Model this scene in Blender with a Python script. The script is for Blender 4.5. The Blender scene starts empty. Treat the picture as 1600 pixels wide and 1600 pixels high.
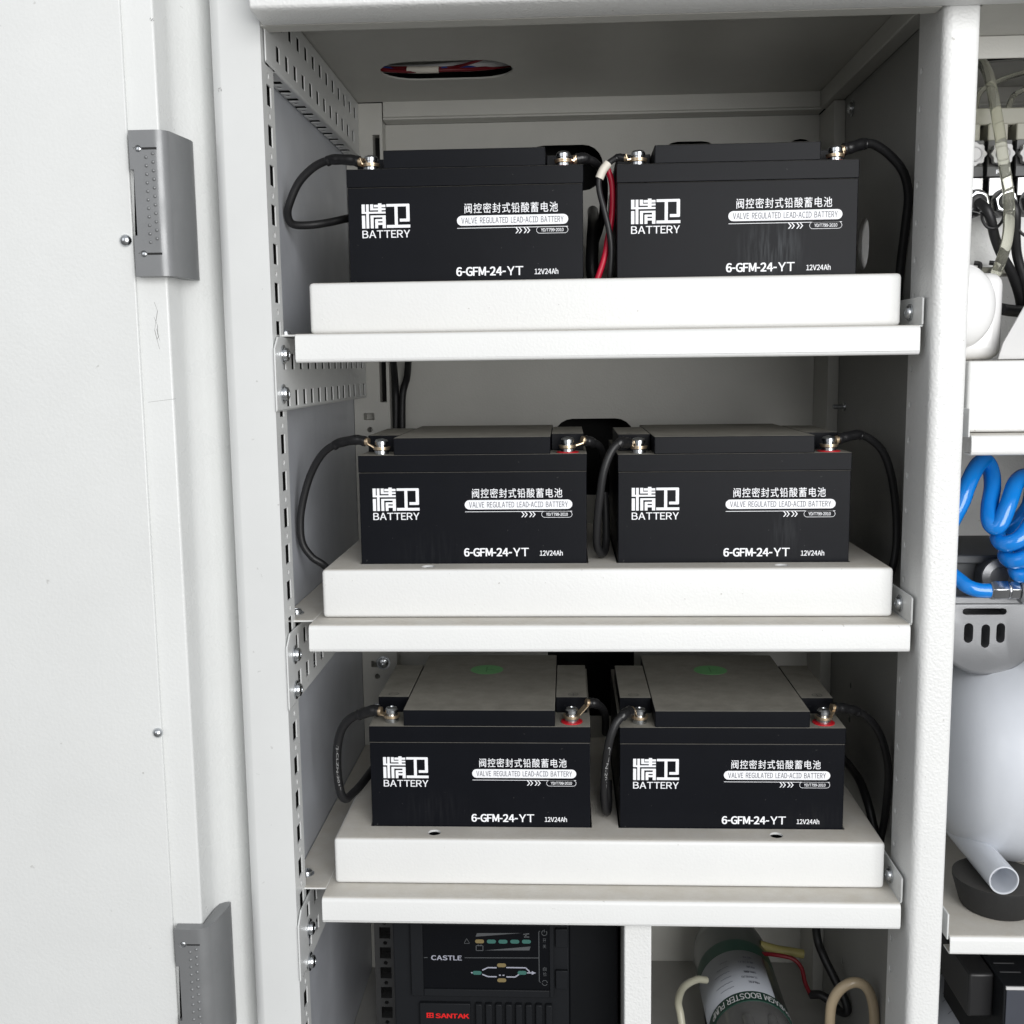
import bpy, bmesh, math, random
from mathutils import Vector, Matrix
from mathutils.geometry import delaunay_2d_cdt
random.seed(7)
S = bpy.context.scene
COL = S.collection

# ------------------------------------------------------------------ camera
cam = bpy.data.cameras.new('camera')
cam_o = bpy.data.objects.new('camera', cam); COL.objects.link(cam_o)
cam.sensor_width = 36.0
cam.lens = 38.38
cam.clip_start = 0.02
cam.clip_end = 50.0
Rv = Vector((0.99876361, 0.04796848, -0.01304869))
Uv = Vector((0.00654242, 0.13336894, 0.99104486))
Fv = Vector((-0.04927921, 0.98990492, -0.13289022))
cam_o.matrix_world = Matrix(((Rv.x, Uv.x, -Fv.x, 0.19032), (Rv.y, Uv.y, -Fv.y, -0.77893),
                             (Rv.z, Uv.z, -Fv.z, -0.02442), (0, 0, 0, 1)))
S.camera = cam_o

# ------------------------------------------------------------------ light
world = bpy.data.worlds.new('World'); S.world = world; world.use_nodes = True
wn = world.node_tree; wn.nodes.clear()
w_out = wn.nodes.new('ShaderNodeOutputWorld'); w_bg = wn.nodes.new('ShaderNodeBackground')
w_tc = wn.nodes.new('ShaderNodeTexCoord'); w_sep = wn.nodes.new('ShaderNodeSeparateXYZ')
w_rmp = wn.nodes.new('ShaderNodeValToRGB')
w_map = wn.nodes.new('ShaderNodeMapRange')
w_map.inputs['From Min'].default_value = -1.0; w_map.inputs['From Max'].default_value = 1.0
wn.links.new(w_tc.outputs['Generated'], w_sep.inputs[0])
wn.links.new(w_sep.outputs['Z'], w_map.inputs['Value'])
wn.links.new(w_map.outputs[0], w_rmp.inputs[0])
w_mx = wn.nodes.new('ShaderNodeMapRange')             # the open side of the room is on the right, so more light comes from there
w_mx.inputs['From Min'].default_value = -0.8; w_mx.inputs['From Max'].default_value = 0.8
w_mx.inputs['To Min'].default_value = 0.50; w_mx.inputs['To Max'].default_value = 1.05
w_mul = wn.nodes.new('ShaderNodeMix'); w_mul.data_type = 'RGBA'; w_mul.blend_type = 'MULTIPLY'; w_mul.inputs['Factor'].default_value = 1.0
wn.links.new(w_sep.outputs['X'], w_mx.inputs['Value'])
wn.links.new(w_rmp.outputs[0], w_mul.inputs[6]); wn.links.new(w_mx.outputs[0], w_mul.inputs[7])
wn.links.new(w_mul.outputs[2], w_bg.inputs['Color'])
e = w_rmp.color_ramp.elements
e[0].position = 0.0; e[0].color = (0.30, 0.30, 0.295, 1)
e[1].position = 1.0; e[1].color = (0.92, 0.95, 1.0, 1)
m_ = e.new(0.42); m_.color = (0.42, 0.42, 0.415, 1)
m_ = e.new(0.58); m_.color = (0.80, 0.82, 0.85, 1)
w_bg.inputs['Strength'].default_value = 0.78
wn.links.new(w_bg.outputs[0], w_out.inputs['Surface'])


def area_lamp(name, loc, target, sx, sy, power, color):
    l = bpy.data.lights.new(name, 'AREA'); l.shape = 'RECTANGLE'; l.size = sx; l.size_y = sy
    l.energy = power; l.color = color
    o = bpy.data.objects.new(name, l); COL.objects.link(o)
    o.location = loc
    d = Vector(target) - Vector(loc)
    o.rotation_euler = d.to_track_quat('-Z', 'Y').to_euler()
    return o


area_lamp('window_light', (1.05, -2.25, 0.35), (0.2, 0.0, -0.12), 1.6, 1.9, 62.0, (1.0, 0.993, 0.98))
area_lamp('room_light', (-1.3, -1.9, 0.7), (0.1, 0.0, -0.2), 1.2, 1.4, 6.0, (0.97, 0.98, 1.0))

S.view_settings.view_transform = 'Standard'
S.view_settings.look = 'None'
S.view_settings.exposure = 0.0
S.view_settings.gamma = 1.0
S.render.engine = 'CYCLES'
S.cycles.max_bounces = 10
S.cycles.diffuse_bounces = 6
S.cycles.glossy_bounces = 4
S.cycles.transmission_bounces = 8
S.cycles.use_denoising = True
S.cycles.sample_clamp_indirect = 6.0


# ------------------------------------------------------------------ materials
def mat(name, color, rough=0.5, metal=0.0, bump=None, dust=None, mottle=0.0, spec=0.5, trans=0.0,
        ior=1.45, coat=0.0, smear=None, specks=None, rough_var=0.0, emit=None):
    m = bpy.data.materials.new(name); m.use_nodes = True
    nt = m.node_tree; n = nt.nodes; L = nt.links
    b = n['Principled BSDF']
    b.inputs['Base Color'].default_value = (*color, 1)
    b.inputs['Roughness'].default_value = rough
    b.inputs['Metallic'].default_value = metal
    b.inputs['Specular IOR Level'].default_value = spec
    b.inputs['IOR'].default_value = ior
    b.inputs['Transmission Weight'].default_value = trans
    b.inputs['Coat Weight'].default_value = coat
    tc = n.new('ShaderNodeTexCoord')
    col = None
    if mottle > 0:
        t = n.new('ShaderNodeTexNoise'); t.inputs['Scale'].default_value = 14; t.inputs['Detail'].default_value = 6
        t.inputs['Roughness'].default_value = 0.65
        L.new(tc.outputs['Object'], t.inputs['Vector'])
        r = n.new('ShaderNodeMapRange'); r.inputs['From Min'].default_value = 0.3; r.inputs['From Max'].default_value = 0.7
        r.inputs['To Min'].default_value = 1 - mottle; r.inputs['To Max'].default_value = 1 + mottle * 0.5
        L.new(t.outputs['Fac'], r.inputs['Value'])
        mx = n.new('ShaderNodeMix'); mx.data_type = 'RGBA'; mx.blend_type = 'MULTIPLY'
        mx.inputs['Factor'].default_value = 1.0
        mx.inputs[6].default_value = (*color, 1)
        L.new(r.outputs[0], mx.inputs[7])
        col = mx.outputs[2]
    if smear:
        (cx, cy, cz), (rx, ry, rz), sc, amt = smear
        mp = n.new('ShaderNodeMapping'); mp.vector_type = 'POINT'
        mp.inputs['Location'].default_value = (-cx / rx, -cy / ry, -cz / rz)
        mp.inputs['Scale'].default_value = (1 / rx, 1 / ry, 1 / rz)
        L.new(tc.outputs['Object'], mp.inputs['Vector'])
        ln = n.new('ShaderNodeVectorMath'); ln.operation = 'LENGTH'; L.new(mp.outputs[0], ln.inputs[0])
        f = n.new('ShaderNodeMapRange'); f.inputs['From Min'].default_value = 1.0; f.inputs['From Max'].default_value = 0.2
        f.inputs['To Min'].default_value = 0.0; f.inputs['To Max'].default_value = 1.0
        L.new(ln.outputs['Value'], f.inputs['Value'])
        mp2 = n.new('ShaderNodeMapping'); mp2.inputs['Scale'].default_value = (420, 420, 40)
        L.new(tc.outputs['Object'], mp2.inputs['Vector'])
        t2 = n.new('ShaderNodeTexNoise'); t2.inputs['Scale'].default_value = 1.0; t2.inputs['Detail'].default_value = 4
        L.new(mp2.outputs[0], t2.inputs['Vector'])
        f2 = n.new('ShaderNodeMapRange'); f2.inputs['From Min'].default_value = 0.42; f2.inputs['From Max'].default_value = 0.75
        L.new(t2.outputs['Fac'], f2.inputs['Value'])
        mu = n.new('ShaderNodeMath'); mu.operation = 'MULTIPLY'; L.new(f.outputs[0], mu.inputs[0]); L.new(f2.outputs[0], mu.inputs[1])
        mu2 = n.new('ShaderNodeMath'); mu2.operation = 'MULTIPLY'; L.new(mu.outputs[0], mu2.inputs[0]); mu2.inputs[1].default_value = amt
        mx = n.new('ShaderNodeMix'); mx.data_type = 'RGBA'
        L.new(mu2.outputs[0], mx.inputs['Factor'])
        if col is not None:
            L.new(col, mx.inputs[6])
        else:
            mx.inputs[6].default_value = (*color, 1)
        mx.inputs[7].default_value = (*sc, 1)
        col = mx.outputs[2]
    if specks:
        pcol, psc, plo, pamt = specks
        t = n.new('ShaderNodeTexNoise'); t.inputs['Scale'].default_value = psc; t.inputs['Detail'].default_value = 2.0
        L.new(tc.outputs['Object'], t.inputs['Vector'])
        f = n.new('ShaderNodeMapRange'); f.inputs['From Min'].default_value = plo; f.inputs['From Max'].default_value = plo + 0.05
        f.inputs['To Max'].default_value = pamt
        L.new(t.outputs['Fac'], f.inputs['Value'])
        mx = n.new('ShaderNodeMix'); mx.data_type = 'RGBA'
        L.new(f.outputs[0], mx.inputs['Factor'])
        if col is not None:
            L.new(col, mx.inputs[6])
        else:
            mx.inputs[6].default_value = (*color, 1)
        mx.inputs[7].default_value = (*pcol, 1)
        col = mx.outputs[2]
    if dust:
        dcol, damt, drough = dust                        # fine dust that has settled on upward faces
        g = n.new('ShaderNodeNewGeometry'); sp = n.new('ShaderNodeSeparateXYZ')
        L.new(g.outputs['True Normal'], sp.inputs[0])
        r = n.new('ShaderNodeMapRange'); r.inputs['From Min'].default_value = 0.7; r.inputs['From Max'].default_value = 0.95
        L.new(sp.outputs['Z'], r.inputs['Value'])
        t = n.new('ShaderNodeTexNoise'); t.inputs['Scale'].default_value = 45; t.inputs['Detail'].default_value = 8
        t.inputs['Roughness'].default_value = 0.75
        L.new(tc.outputs['Object'], t.inputs['Vector'])
        r2 = n.new('ShaderNodeMapRange'); r2.inputs['From Min'].default_value = 0.25; r2.inputs['From Max'].default_value = 0.7
        r2.inputs['To Min'].default_value = damt * 0.62; r2.inputs['To Max'].default_value = damt
        L.new(t.outputs['Fac'], r2.inputs['Value'])
        mu = n.new('ShaderNodeMath'); mu.operation = 'MULTIPLY'
        L.new(r.outputs[0], mu.inputs[0]); L.new(r2.outputs[0], mu.inputs[1])
        mx = n.new('ShaderNodeMix'); mx.data_type = 'RGBA'
        L.new(mu.outputs[0], mx.inputs['Factor'])
        if col is not None:
            L.new(col, mx.inputs[6])
        else:
            mx.inputs[6].default_value = (*color, 1)
        mx.inputs[7].default_value = (*dcol, 1)
        col = mx.outputs[2]
        rr = n.new('ShaderNodeMapRange'); rr.inputs['To Min'].default_value = rough; rr.inputs['To Max'].default_value = drough
        L.new(mu.outputs[0], rr.inputs['Value']); L.new(rr.outputs[0], b.inputs['Roughness'])
    elif rough_var > 0:
        t = n.new('ShaderNodeTexNoise'); t.inputs['Scale'].default_value = 30; t.inputs['Detail'].default_value = 5
        L.new(tc.outputs['Object'], t.inputs['Vector'])
        rr = n.new('ShaderNodeMapRange'); rr.inputs['From Min'].default_value = 0.3; rr.inputs['From Max'].default_value = 0.7
        rr.inputs['To Min'].default_value = max(0.02, rough - rough_var); rr.inputs['To Max'].default_value = rough + rough_var
        L.new(t.outputs['Fac'], rr.inputs['Value']); L.new(rr.outputs[0], b.inputs['Roughness'])
    if col is not None:
        L.new(col, b.inputs['Base Color'])
    if bump:
        sc, st, dist = bump
        t = n.new('ShaderNodeTexNoise'); t.inputs['Scale'].default_value = sc; t.inputs['Detail'].default_value = 1.5
        t.inputs['Roughness'].default_value = 0.4
        L.new(tc.outputs['Object'], t.inputs['Vector'])
        bp = n.new('ShaderNodeBump'); bp.inputs['Strength'].default_value = st; bp.inputs['Distance'].default_value = dist
        L.new(t.outputs['Fac'], bp.inputs['Height']); L.new(bp.outputs[0], b.inputs['Normal'])
    if emit:
        b.inputs['Emission Color'].default_value = (*emit[0], 1); b.inputs['Emission Strength'].default_value = emit[1]
    return m


M = {}
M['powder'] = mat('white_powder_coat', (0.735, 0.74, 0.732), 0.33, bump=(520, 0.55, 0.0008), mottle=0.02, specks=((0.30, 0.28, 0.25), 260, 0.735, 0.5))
M['powder_smooth'] = mat('smooth_white_paint', (0.66, 0.67, 0.665), 0.30, bump=(900, 0.12, 0.0003), mottle=0.03, specks=((0.25, 0.24, 0.22), 140, 0.75, 0.5))
M['powder_dust'] = mat('white_powder_coat_dusty', (0.735, 0.74, 0.732), 0.40, bump=(520, 0.24, 0.0006), mottle=0.02, specks=((0.30, 0.28, 0.25), 260, 0.735, 0.5),
                       dust=((0.50, 0.46, 0.39), 0.85, 0.75))
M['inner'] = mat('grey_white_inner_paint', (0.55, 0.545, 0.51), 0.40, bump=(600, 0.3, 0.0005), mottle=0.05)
M['galv'] = mat('galvanised_sheet', (0.58, 0.60, 0.645), 0.36, metal=0.20, mottle=0.10, rough_var=0.06)
M['partition'] = mat('dark_grey_partition', (0.30, 0.30, 0.288), 0.38, bump=(600, 0.3, 0.0005), mottle=0.06)  # a darker grey than the other inner sheets
M['floor'] = mat('grey_floor_paint', (0.36, 0.355, 0.34), 0.5, bump=(600, 0.3, 0.0005), mottle=0.12)
M['dark_rail'] = mat('shade_dark_rail', (0.075, 0.075, 0.075), 0.45, mottle=0.1)  # darkened so its colour carries the shade of the lower bay
M['dark'] = mat('black_void_shade', (0.006, 0.006, 0.006), 0.8)  # flat black standing in for shade in slots and cavities
M['door'] = mat('door_paint', (0.69, 0.70, 0.692), 0.29, bump=(420, 0.28, 0.0006), mottle=0.03, specks=((0.25, 0.24, 0.22), 110, 0.76, 0.55), rough_var=0.05)
M['zamak'] = mat('grey_cast_hinge', (0.235, 0.24, 0.245), 0.40, metal=0.35, bump=(900, 0.15, 0.0003), mottle=0.12, rough_var=0.1)
M['hinge_dark'] = mat('hinge_slot_shadow_gap', (0.02, 0.02, 0.02), 0.7)
M['steel'] = mat('zinc_steel', (0.62, 0.64, 0.66), 0.24, metal=1.0, mottle=0.1)
M['brass'] = mat('tinned_copper_lug', (0.66, 0.52, 0.36), 0.33, metal=0.9, mottle=0.2)
M['abs'] = mat('black_abs', (0.0056, 0.0063, 0.0088), 0.36, spec=0.12, dust=((0.34, 0.325, 0.285), 0.95, 0.85), mottle=0.18, rough_var=0.08, specks=((0.09, 0.09, 0.088), 330, 0.74, 0.8))
def abs_variant(name, smear):
    return mat(name, (0.0056, 0.0063, 0.0088), 0.36, mottle=0.18, spec=0.12, rough_var=0.08, smear=smear,
               specks=((0.09, 0.09, 0.088), 330, 0.74, 0.8), dust=((0.30, 0.285, 0.25), 0.95, 0.85))


M['abs_b'] = abs_variant('black_abs_wiped', ((0.062, 0.0, 0.036), (0.045, 0.02, 0.030), (0.030, 0.032, 0.034), 0.25))
M['abs_c'] = abs_variant('black_abs_rubbed', ((0.128, 0.0, 0.058), (0.018, 0.02, 0.022), (0.06, 0.064, 0.068), 0.32))
M['abs_d'] = abs_variant('black_abs_dusty', ((0.150, 0.0, 0.046), (0.030, 0.02, 0.016), (0.035, 0.035, 0.034), 0.25))
M['abs_e'] = abs_variant('black_abs_hazy', ((0.050, 0.0, 0.052), (0.040, 0.02, 0.020), (0.028, 0.029, 0.031), 0.25))
M['abs_scuffed'] = mat('black_abs_scuffed', (0.0056, 0.0063, 0.0088), 0.36, mottle=0.18, spec=0.12,
                       dust=((0.27, 0.255, 0.225), 0.95, 0.85), smear=((0.114, 0.0, 0.057), (0.030, 0.02, 0.024), (0.13, 0.14, 0.15), 0.45))
M['print'] = mat('white_print', (0.86, 0.87, 0.90), 0.5)
M['print_ink'] = mat('dark_print', (0.10, 0.105, 0.13), 0.5)
M['green_dot'] = mat('green_sticker', (0.17, 0.46, 0.18), 0.6, mottle=0.15)
M['green_dark'] = mat('green_sticker_mark', (0.10, 0.28, 0.11), 0.6)
M['red'] = mat('red_ring', (0.55, 0.01, 0.02), 0.45)
M['cable'] = mat('black_cable_rubber', (0.014, 0.014, 0.015), 0.42, bump=(700, 0.15, 0.0003), mottle=0.2)
M['shrink'] = mat('black_heat_shrink', (0.012, 0.012, 0.013), 0.28, bump=(180, 0.4, 0.001))
M['red_wire'] = mat('red_wire', (0.45, 0.006, 0.03), 0.38)
M['dull_red'] = mat('dull_red_wire', (0.16, 0.006, 0.012), 0.45)
M['tag'] = mat('cream_wire_tag', (0.72, 0.68, 0.60), 0.5)
M['blue_wire'] = mat('blue_wire', (0.02, 0.06, 0.30), 0.4)
M['grey_wire'] = mat('grey_wire', (0.55, 0.55, 0.55), 0.5)
M['cable_print'] = mat('cable_print', (0.35, 0.35, 0.35), 0.6)
M['ups'] = mat('charcoal_plastic', (0.0125, 0.0135, 0.0155), 0.45, spec=0.15, bump=(1500, 0.2, 0.0002), mottle=0.1)
M['ups_black'] = mat('gloss_black_panel', (0.004, 0.0045, 0.006), 0.22, spec=0.2, mottle=0.1)
M['ups_text'] = mat('panel_grey_text', (0.33, 0.34, 0.40), 0.5)
M['ups_dim'] = mat('panel_dim_grey', (0.075, 0.08, 0.085), 0.5)
M['led_green'] = mat('led_lens_green', (0.045, 0.14, 0.12), 0.3)
M['led_amber'] = mat('led_lens_amber', (0.20, 0.155, 0.07), 0.3)
M['logo_red'] = mat('red_logo', (0.70, 0.012, 0.012), 0.45)
M['tank'] = mat('blue_grey_tank_paint', (0.62, 0.645, 0.69), 0.24, bump=(220, 0.08, 0.0006), mottle=0.04, coat=0.3)
M['rubber'] = mat('black_rubber', (0.02, 0.02, 0.02), 0.62, bump=(400, 0.3, 0.0006), mottle=0.3, dust=((0.07, 0.066, 0.06), 0.6, 0.9))
M['alu'] = mat('cast_aluminium', (0.25, 0.255, 0.265), 0.36, metal=0.6, bump=(900, 0.2, 0.0003), mottle=0.12)
M['alu_dark'] = mat('dark_grey_casting', (0.10, 0.105, 0.11), 0.5, metal=0.3, mottle=0.2)
M['hose'] = mat('blue_polyurethane_hose', (0.005, 0.21, 0.68), 0.16, coat=0.5, spec=0.6)
M['chrome'] = mat('chrome', (0.50, 0.51, 0.53), 0.16, metal=1.0)
M['nickel'] = mat('dull_nickel', (0.30, 0.30, 0.31), 0.25, metal=1.0)
M['white_plastic'] = mat('white_plastic', (0.82, 0.82, 0.82), 0.3, coat=0.2)
M['cream'] = mat('cream_plastic', (0.30, 0.295, 0.245), 0.45, mottle=0.08)
M['black_plastic'] = mat('black_plastic', (0.015, 0.015, 0.016), 0.4)
M['label_grey'] = mat('dark_grey_label', (0.085, 0.087, 0.09), 0.5)
M['clear'] = mat('clear_pvc_tube', (0.78, 0.78, 0.68), 0.05, trans=0.88, ior=1.16)
M['beige_tube'] = mat('beige_tube', (0.45, 0.36, 0.24), 0.3, coat=0.2, mottle=0.1)
M['cream_tube'] = mat('cream_tube', (0.42, 0.41, 0.32), 0.3)
M['yellow_tube'] = mat('yellow_tube', (0.34, 0.30, 0.11), 0.4)
M['pump_dark'] = mat('dark_green_grey_casing', (0.034, 0.046, 0.042), 0.30, mottle=0.3, coat=0.25)
M['pump_green'] = mat('green_label_band', (0.010, 0.050, 0.034), 0.45)
M['knob'] = mat('translucent_grey_knob', (0.42, 0.42, 0.42), 0.35)
M['pump_label'] = mat('grey_white_label', (0.34, 0.36, 0.40), 0.5, mottle=0.06)
M['pump_grey'] = mat('smoky_grey_plastic', (0.12, 0.12, 0.12), 0.22, mottle=0.3, coat=0.4)
M['grey_plate'] = mat('light_grey_plate', (0.60, 0.60, 0.60), 0.5, mottle=0.03)
M['ctl_front'] = mat('slate_front', (0.05, 0.055, 0.07), 0.5, mottle=0.1)
M['scuff'] = mat('grey_scuff', (0.30, 0.30, 0.295), 0.8)


# ------------------------------------------------------------------ mesh helpers
GLYPH = {}


class MB:
    def __init__(self):
        self.bm = bmesh.new(); self.mi = 0

    def round_edges(self, w, seg=3):
        bmesh.ops.bevel(self.bm, geom=self.bm.edges[:], offset=w, segments=seg, profile=0.5, affect='EDGES', clamp_overlap=True)
        return self

    def _face(self, vs):
        try:
            f = self.bm.faces.new(vs); f.material_index = self.mi; return f
        except ValueError:
            return None

    def box(self, x0, x1, y0, y1, z0, z1):
        v = [self.bm.verts.new(p) for p in ((x0, y0, z0), (x1, y0, z0), (x1, y1, z0), (x0, y1, z0),
                                            (x0, y0, z1), (x1, y0, z1), (x1, y1, z1), (x0, y1, z1))]
        for f in ((0, 3, 2, 1), (4, 5, 6, 7), (0, 1, 5, 4), (1, 2, 6, 5), (2, 3, 7, 6), (3, 0, 4, 7)):
            self._face([v[i] for i in f])
        return self

    def prism(self, pts, axis, a0, a1):
        """pts: 2-D outline. axis x: (y,z); axis y: (x,z); axis z: (x,y)."""
        def mk(p, a):
            if axis == 'x': return (a, p[0], p[1])
            if axis == 'y': return (p[0], a, p[1])
            return (p[0], p[1], a)
        A = [self.bm.verts.new(mk(p, a0)) for p in pts]; B = [self.bm.verts.new(mk(p, a1)) for p in pts]
        fs = [self._face(A), self._face(list(reversed(B)))]
        n = len(pts)
        for i in range(n):
            fs.append(self._face([A[i], B[i], B[(i + 1) % n], A[(i + 1) % n]]))
        bmesh.ops.recalc_face_normals(self.bm, faces=[f for f in fs if f])
        return self

    def lathe(self, prof, origin, axis='z', seg=32, caps=True):
        """prof: [(r, h)] along axis from origin."""
        ax = {'x': Vector((1, 0, 0)), 'y': Vector((0, 1, 0)), 'z': Vector((0, 0, 1))}[axis] if isinstance(axis, str) else Vector(axis).normalized()
        u = ax.orthogonal().normalized(); w = ax.cross(u)
        o = Vector(origin); rings = []
        for r, h in prof:
            if r < 1e-7:
                rings.append([self.bm.verts.new(o + ax * h)])
            else:
                rings.append([self.bm.verts.new(o + ax * h + (u * math.cos(2 * math.pi * k / seg) + w * math.sin(2 * math.pi * k / seg)) * r) for k in range(seg)])
        fs = []
        for a, b in zip(rings, rings[1:]):
            for k in range(seg):
                k2 = (k + 1) % seg
                if len(a) == 1 and len(b) == 1: continue
                if len(a) == 1: fs.append(self._face([a[0], b[k2], b[k]]))
                elif len(b) == 1: fs.append(self._face([a[k], a[k2], b[0]]))
                else: fs.append(self._face([a[k], a[k2], b[k2], b[k]]))
        for ring, rev in ((rings[0], True), (rings[-1], False)):
            if len(ring) > 1 and caps:
                fs.append(self._face(list(reversed(ring)) if rev else ring))
        bmesh.ops.recalc_face_normals(self.bm, faces=[f for f in fs if f])
        return self

    def cyl(self, p0, p1, r, seg=24, r1=None):
        p0 = Vector(p0); p1 = Vector(p1); d = p1 - p0
        return self.lathe([(r, 0), (r if r1 is None else r1, d.length)], p0, tuple(d), seg)

    def tube(self, pts, r, seg=12, sub=6, caps=True, radii=None):
        P = [Vector(p) for p in pts]
        if sub > 1 and len(P) > 2:
            Q = []
            ext = [P[0] * 2 - P[1]] + P + [P[-1] * 2 - P[-2]]
            for i in range(1, len(ext) - 2):
                a, b, c, d = ext[i - 1:i + 3]
                for s in range(sub):
                    t = s / sub
                    Q.append(0.5 * ((2 * b) + (c - a) * t + (2 * a - 5 * b + 4 * c - d) * t * t + (3 * b - a - 3 * c + d) * t ** 3))
            Q.append(P[-1]); P = Q
        rings = []; u = None
        for i, p in enumerate(P):
            t = (P[min(i + 1, len(P) - 1)] - P[max(i - 1, 0)]).normalized()
            if u is None: u = t.orthogonal().normalized()
            else:
                u = (u - t * u.dot(t)); u = u.normalized() if u.length > 1e-6 else t.orthogonal().normalized()
            w = t.cross(u)
            rr = r if radii is None else radii(i / (len(P) - 1))
            rings.append([self.bm.verts.new(p + (u * math.cos(2 * math.pi * k / seg) + w * math.sin(2 * math.pi * k / seg)) * rr) for k in range(seg)])
        fs = []
        for a, b in zip(rings, rings[1:]):
            for k in range(seg):
                fs.append(self._face([a[k], a[(k + 1) % seg], b[(k + 1) % seg], b[k]]))
        if caps:
            fs.append(self._face(list(reversed(rings[0])))); fs.append(self._face(rings[-1]))
        bmesh.ops.recalc_face_normals(self.bm, faces=[f for f in fs if f])
        return self

    def dome(self, c, axis, r, h, seg=20, n=5):
        prof = [(r * math.cos(a), h * math.sin(a)) for a in [i * math.pi / 2 / n for i in range(n)]] + [(0, h)]
        return self.lathe(prof, c, axis, seg)

    def flat(self, pts2, y):
        """flat face in an xz plane facing -y"""
        vs = [self.bm.verts.new((p[0], y, p[1])) for p in pts2]
        f = self._face(vs)
        if f:
            f.normal_update()
            if f.normal.y > 0: f.normal_flip()
        return self

    def cells(self, rects, y):
        """union of xz rectangles as flat non-overlapping faces facing -y"""
        xs = sorted({round(v, 6) for r in rects for v in r[:2]}); zs = sorted({round(v, 6) for r in rects for v in r[2:]})
        for i in range(len(xs) - 1):
            for j in range(len(zs) - 1):
                cx = (xs[i] + xs[i + 1]) / 2; cz = (zs[j] + zs[j + 1]) / 2
                if any(r[0] < cx < r[1] and r[2] < cz < r[3] for r in rects):
                    self.flat([(xs[i], zs[j]), (xs[i + 1], zs[j]), (xs[i + 1], zs[j + 1]), (xs[i], zs[j + 1])], y)
        return self

    def text(self, body, x0, x1, z0, z1, y, bold=0.0, fn=None, gap=1.0, plain=False):
        """lettering as flat faces fitted to the rectangle, facing -y (or bent through fn(x, z))"""
        c = bpy.data.curves.new('lettering', 'FONT'); c.size = 1.0; c.space_character = gap
        o = bpy.data.objects.new('lettering', c); COL.objects.link(o)

        def outlines(txt):
            c.body = txt; dg = bpy.context.evaluated_depsgraph_get(); dg.update()
            out = []
            for sp in o.to_curve(dg).splines:                           # sample the outlines, to be filled below
                bp = sp.bezier_points; nb = len(bp); P = []
                for i in range(nb):
                    p, q = bp[i], bp[(i + 1) % nb]
                    st = 1 if (p.handle_right - p.co).length < 1e-4 and (q.handle_left - q.co).length < 1e-4 else 4
                    for t in [j / st for j in range(st)]:
                        r_ = p.co * (1 - t) ** 3 + p.handle_right * 3 * t * (1 - t) ** 2 + q.handle_left * 3 * t * t * (1 - t) + q.co * t ** 3
                        P.append(Vector((r_.x, r_.y)))
                out.append(P)
            o.to_curve_clear()
            return out

        if plain:                                                       # plain grotesque capitals, set letter by letter
            loops = []; pen = 0.0
            for ch in body:
                if ch == ' ':
                    pen += 0.34 * gap; continue
                if ch not in GLYPH:
                    GLYPH[ch] = ([[Vector((0, 0.28)), Vector((0.27, 0.28)), Vector((0.27, 0.365)), Vector((0, 0.365))]] if ch == '-'
                                 else outlines(ch if ch == '/' else chr(ord(ch) + 0xFEE0)))
                g = GLYPH[ch]
                gx0 = min(p.x for P in g for p in P); gx1 = max(p.x for P in g for p in P)
                for P in g: loops.append([Vector((p.x - gx0 + pen, p.y)) for p in P])
                pen += gx1 - gx0 + 0.085 * gap
        else:
            loops = outlines(body)
        pv = []; pf = []
        for P in loops:
            pf.append(list(range(len(pv), len(pv) + len(P)))); pv += P
        res = delaunay_2d_cdt(pv, [], pf, 2, 1e-6)
        gv, gf = res[0], res[2]
        vx = [v.x for v in gv]; vy = [v.y for v in gv]
        ax, bx, ay, by = min(vx), max(vx), min(vy), max(vy)
        k = (x1 - x0) / (bx - ax); d = bold * k                     # heavier strokes: thin copies a hair apart
        shifts = [(0, 0)] if bold == 0 else [(-d, -d * 0.6), (d, -d * 0.6), (-d, d * 0.6), (d, d * 0.6), (0, 0)]
        for q, (sx, sz) in enumerate(shifts):
            V = []
            for v in gv:
                X = x0 + d + (v.x - ax) / (bx - ax) * (x1 - x0 - 2 * d) + sx
                Z = z0 + d * 0.6 + (v.y - ay) / (by - ay) * (z1 - z0 - 1.2 * d) + sz
                V.append(self.bm.verts.new(fn(X, Z, q) if fn else (X, y - 0.000008 * q, Z)))
            for p in gf:
                f = self._face([V[i] for i in p])
                if f and fn is None:
                    f.normal_update()
                    if f.normal.y > 0: f.normal_flip()
        bpy.data.objects.remove(o); bpy.data.curves.remove(c)
        return self

    def build(self, name, mats, parent=None, bevel=0.0, seg=2, smooth=True, angle=35, cut=None):
        me = bpy.data.meshes.new(name); self.bm.to_mesh(me); self.bm.free()
        for mm in (mats if isinstance(mats, (list, tuple)) else [mats]):
            me.materials.append(mm)
        o = bpy.data.objects.new(name, me); COL.objects.link(o)
        if cut is not None:
            cm = bpy.data.meshes.new('hole'); cut.bm.to_mesh(cm); cut.bm.free()
            co = bpy.data.objects.new('hole', cm); COL.objects.link(co)
            md = o.modifiers.new('hole', 'BOOLEAN'); md.operation = 'DIFFERENCE'; md.solver = 'EXACT'; md.use_self = True; md.object = co
            dg = bpy.context.evaluated_depsgraph_get()
            new = bpy.data.meshes.new_from_object(o.evaluated_get(dg))
            o.modifiers.clear(); o.data = new; new.name = name
            bpy.data.objects.remove(co); bpy.data.meshes.remove(cm); bpy.data.meshes.remove(me)
            me = new
        if smooth:
            me.shade_smooth(); me.set_sharp_from_angle(angle=math.radians(angle))
        if bevel > 0:
            b = o.modifiers.new('bevel', 'BEVEL'); b.width = bevel; b.segments = seg; b.limit_method = 'ANGLE'
            b.angle_limit = math.radians(40); b.use_clamp_overlap = True; b.harden_normals = False
        if parent is not None:
            o.parent = parent
        return o


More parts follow.
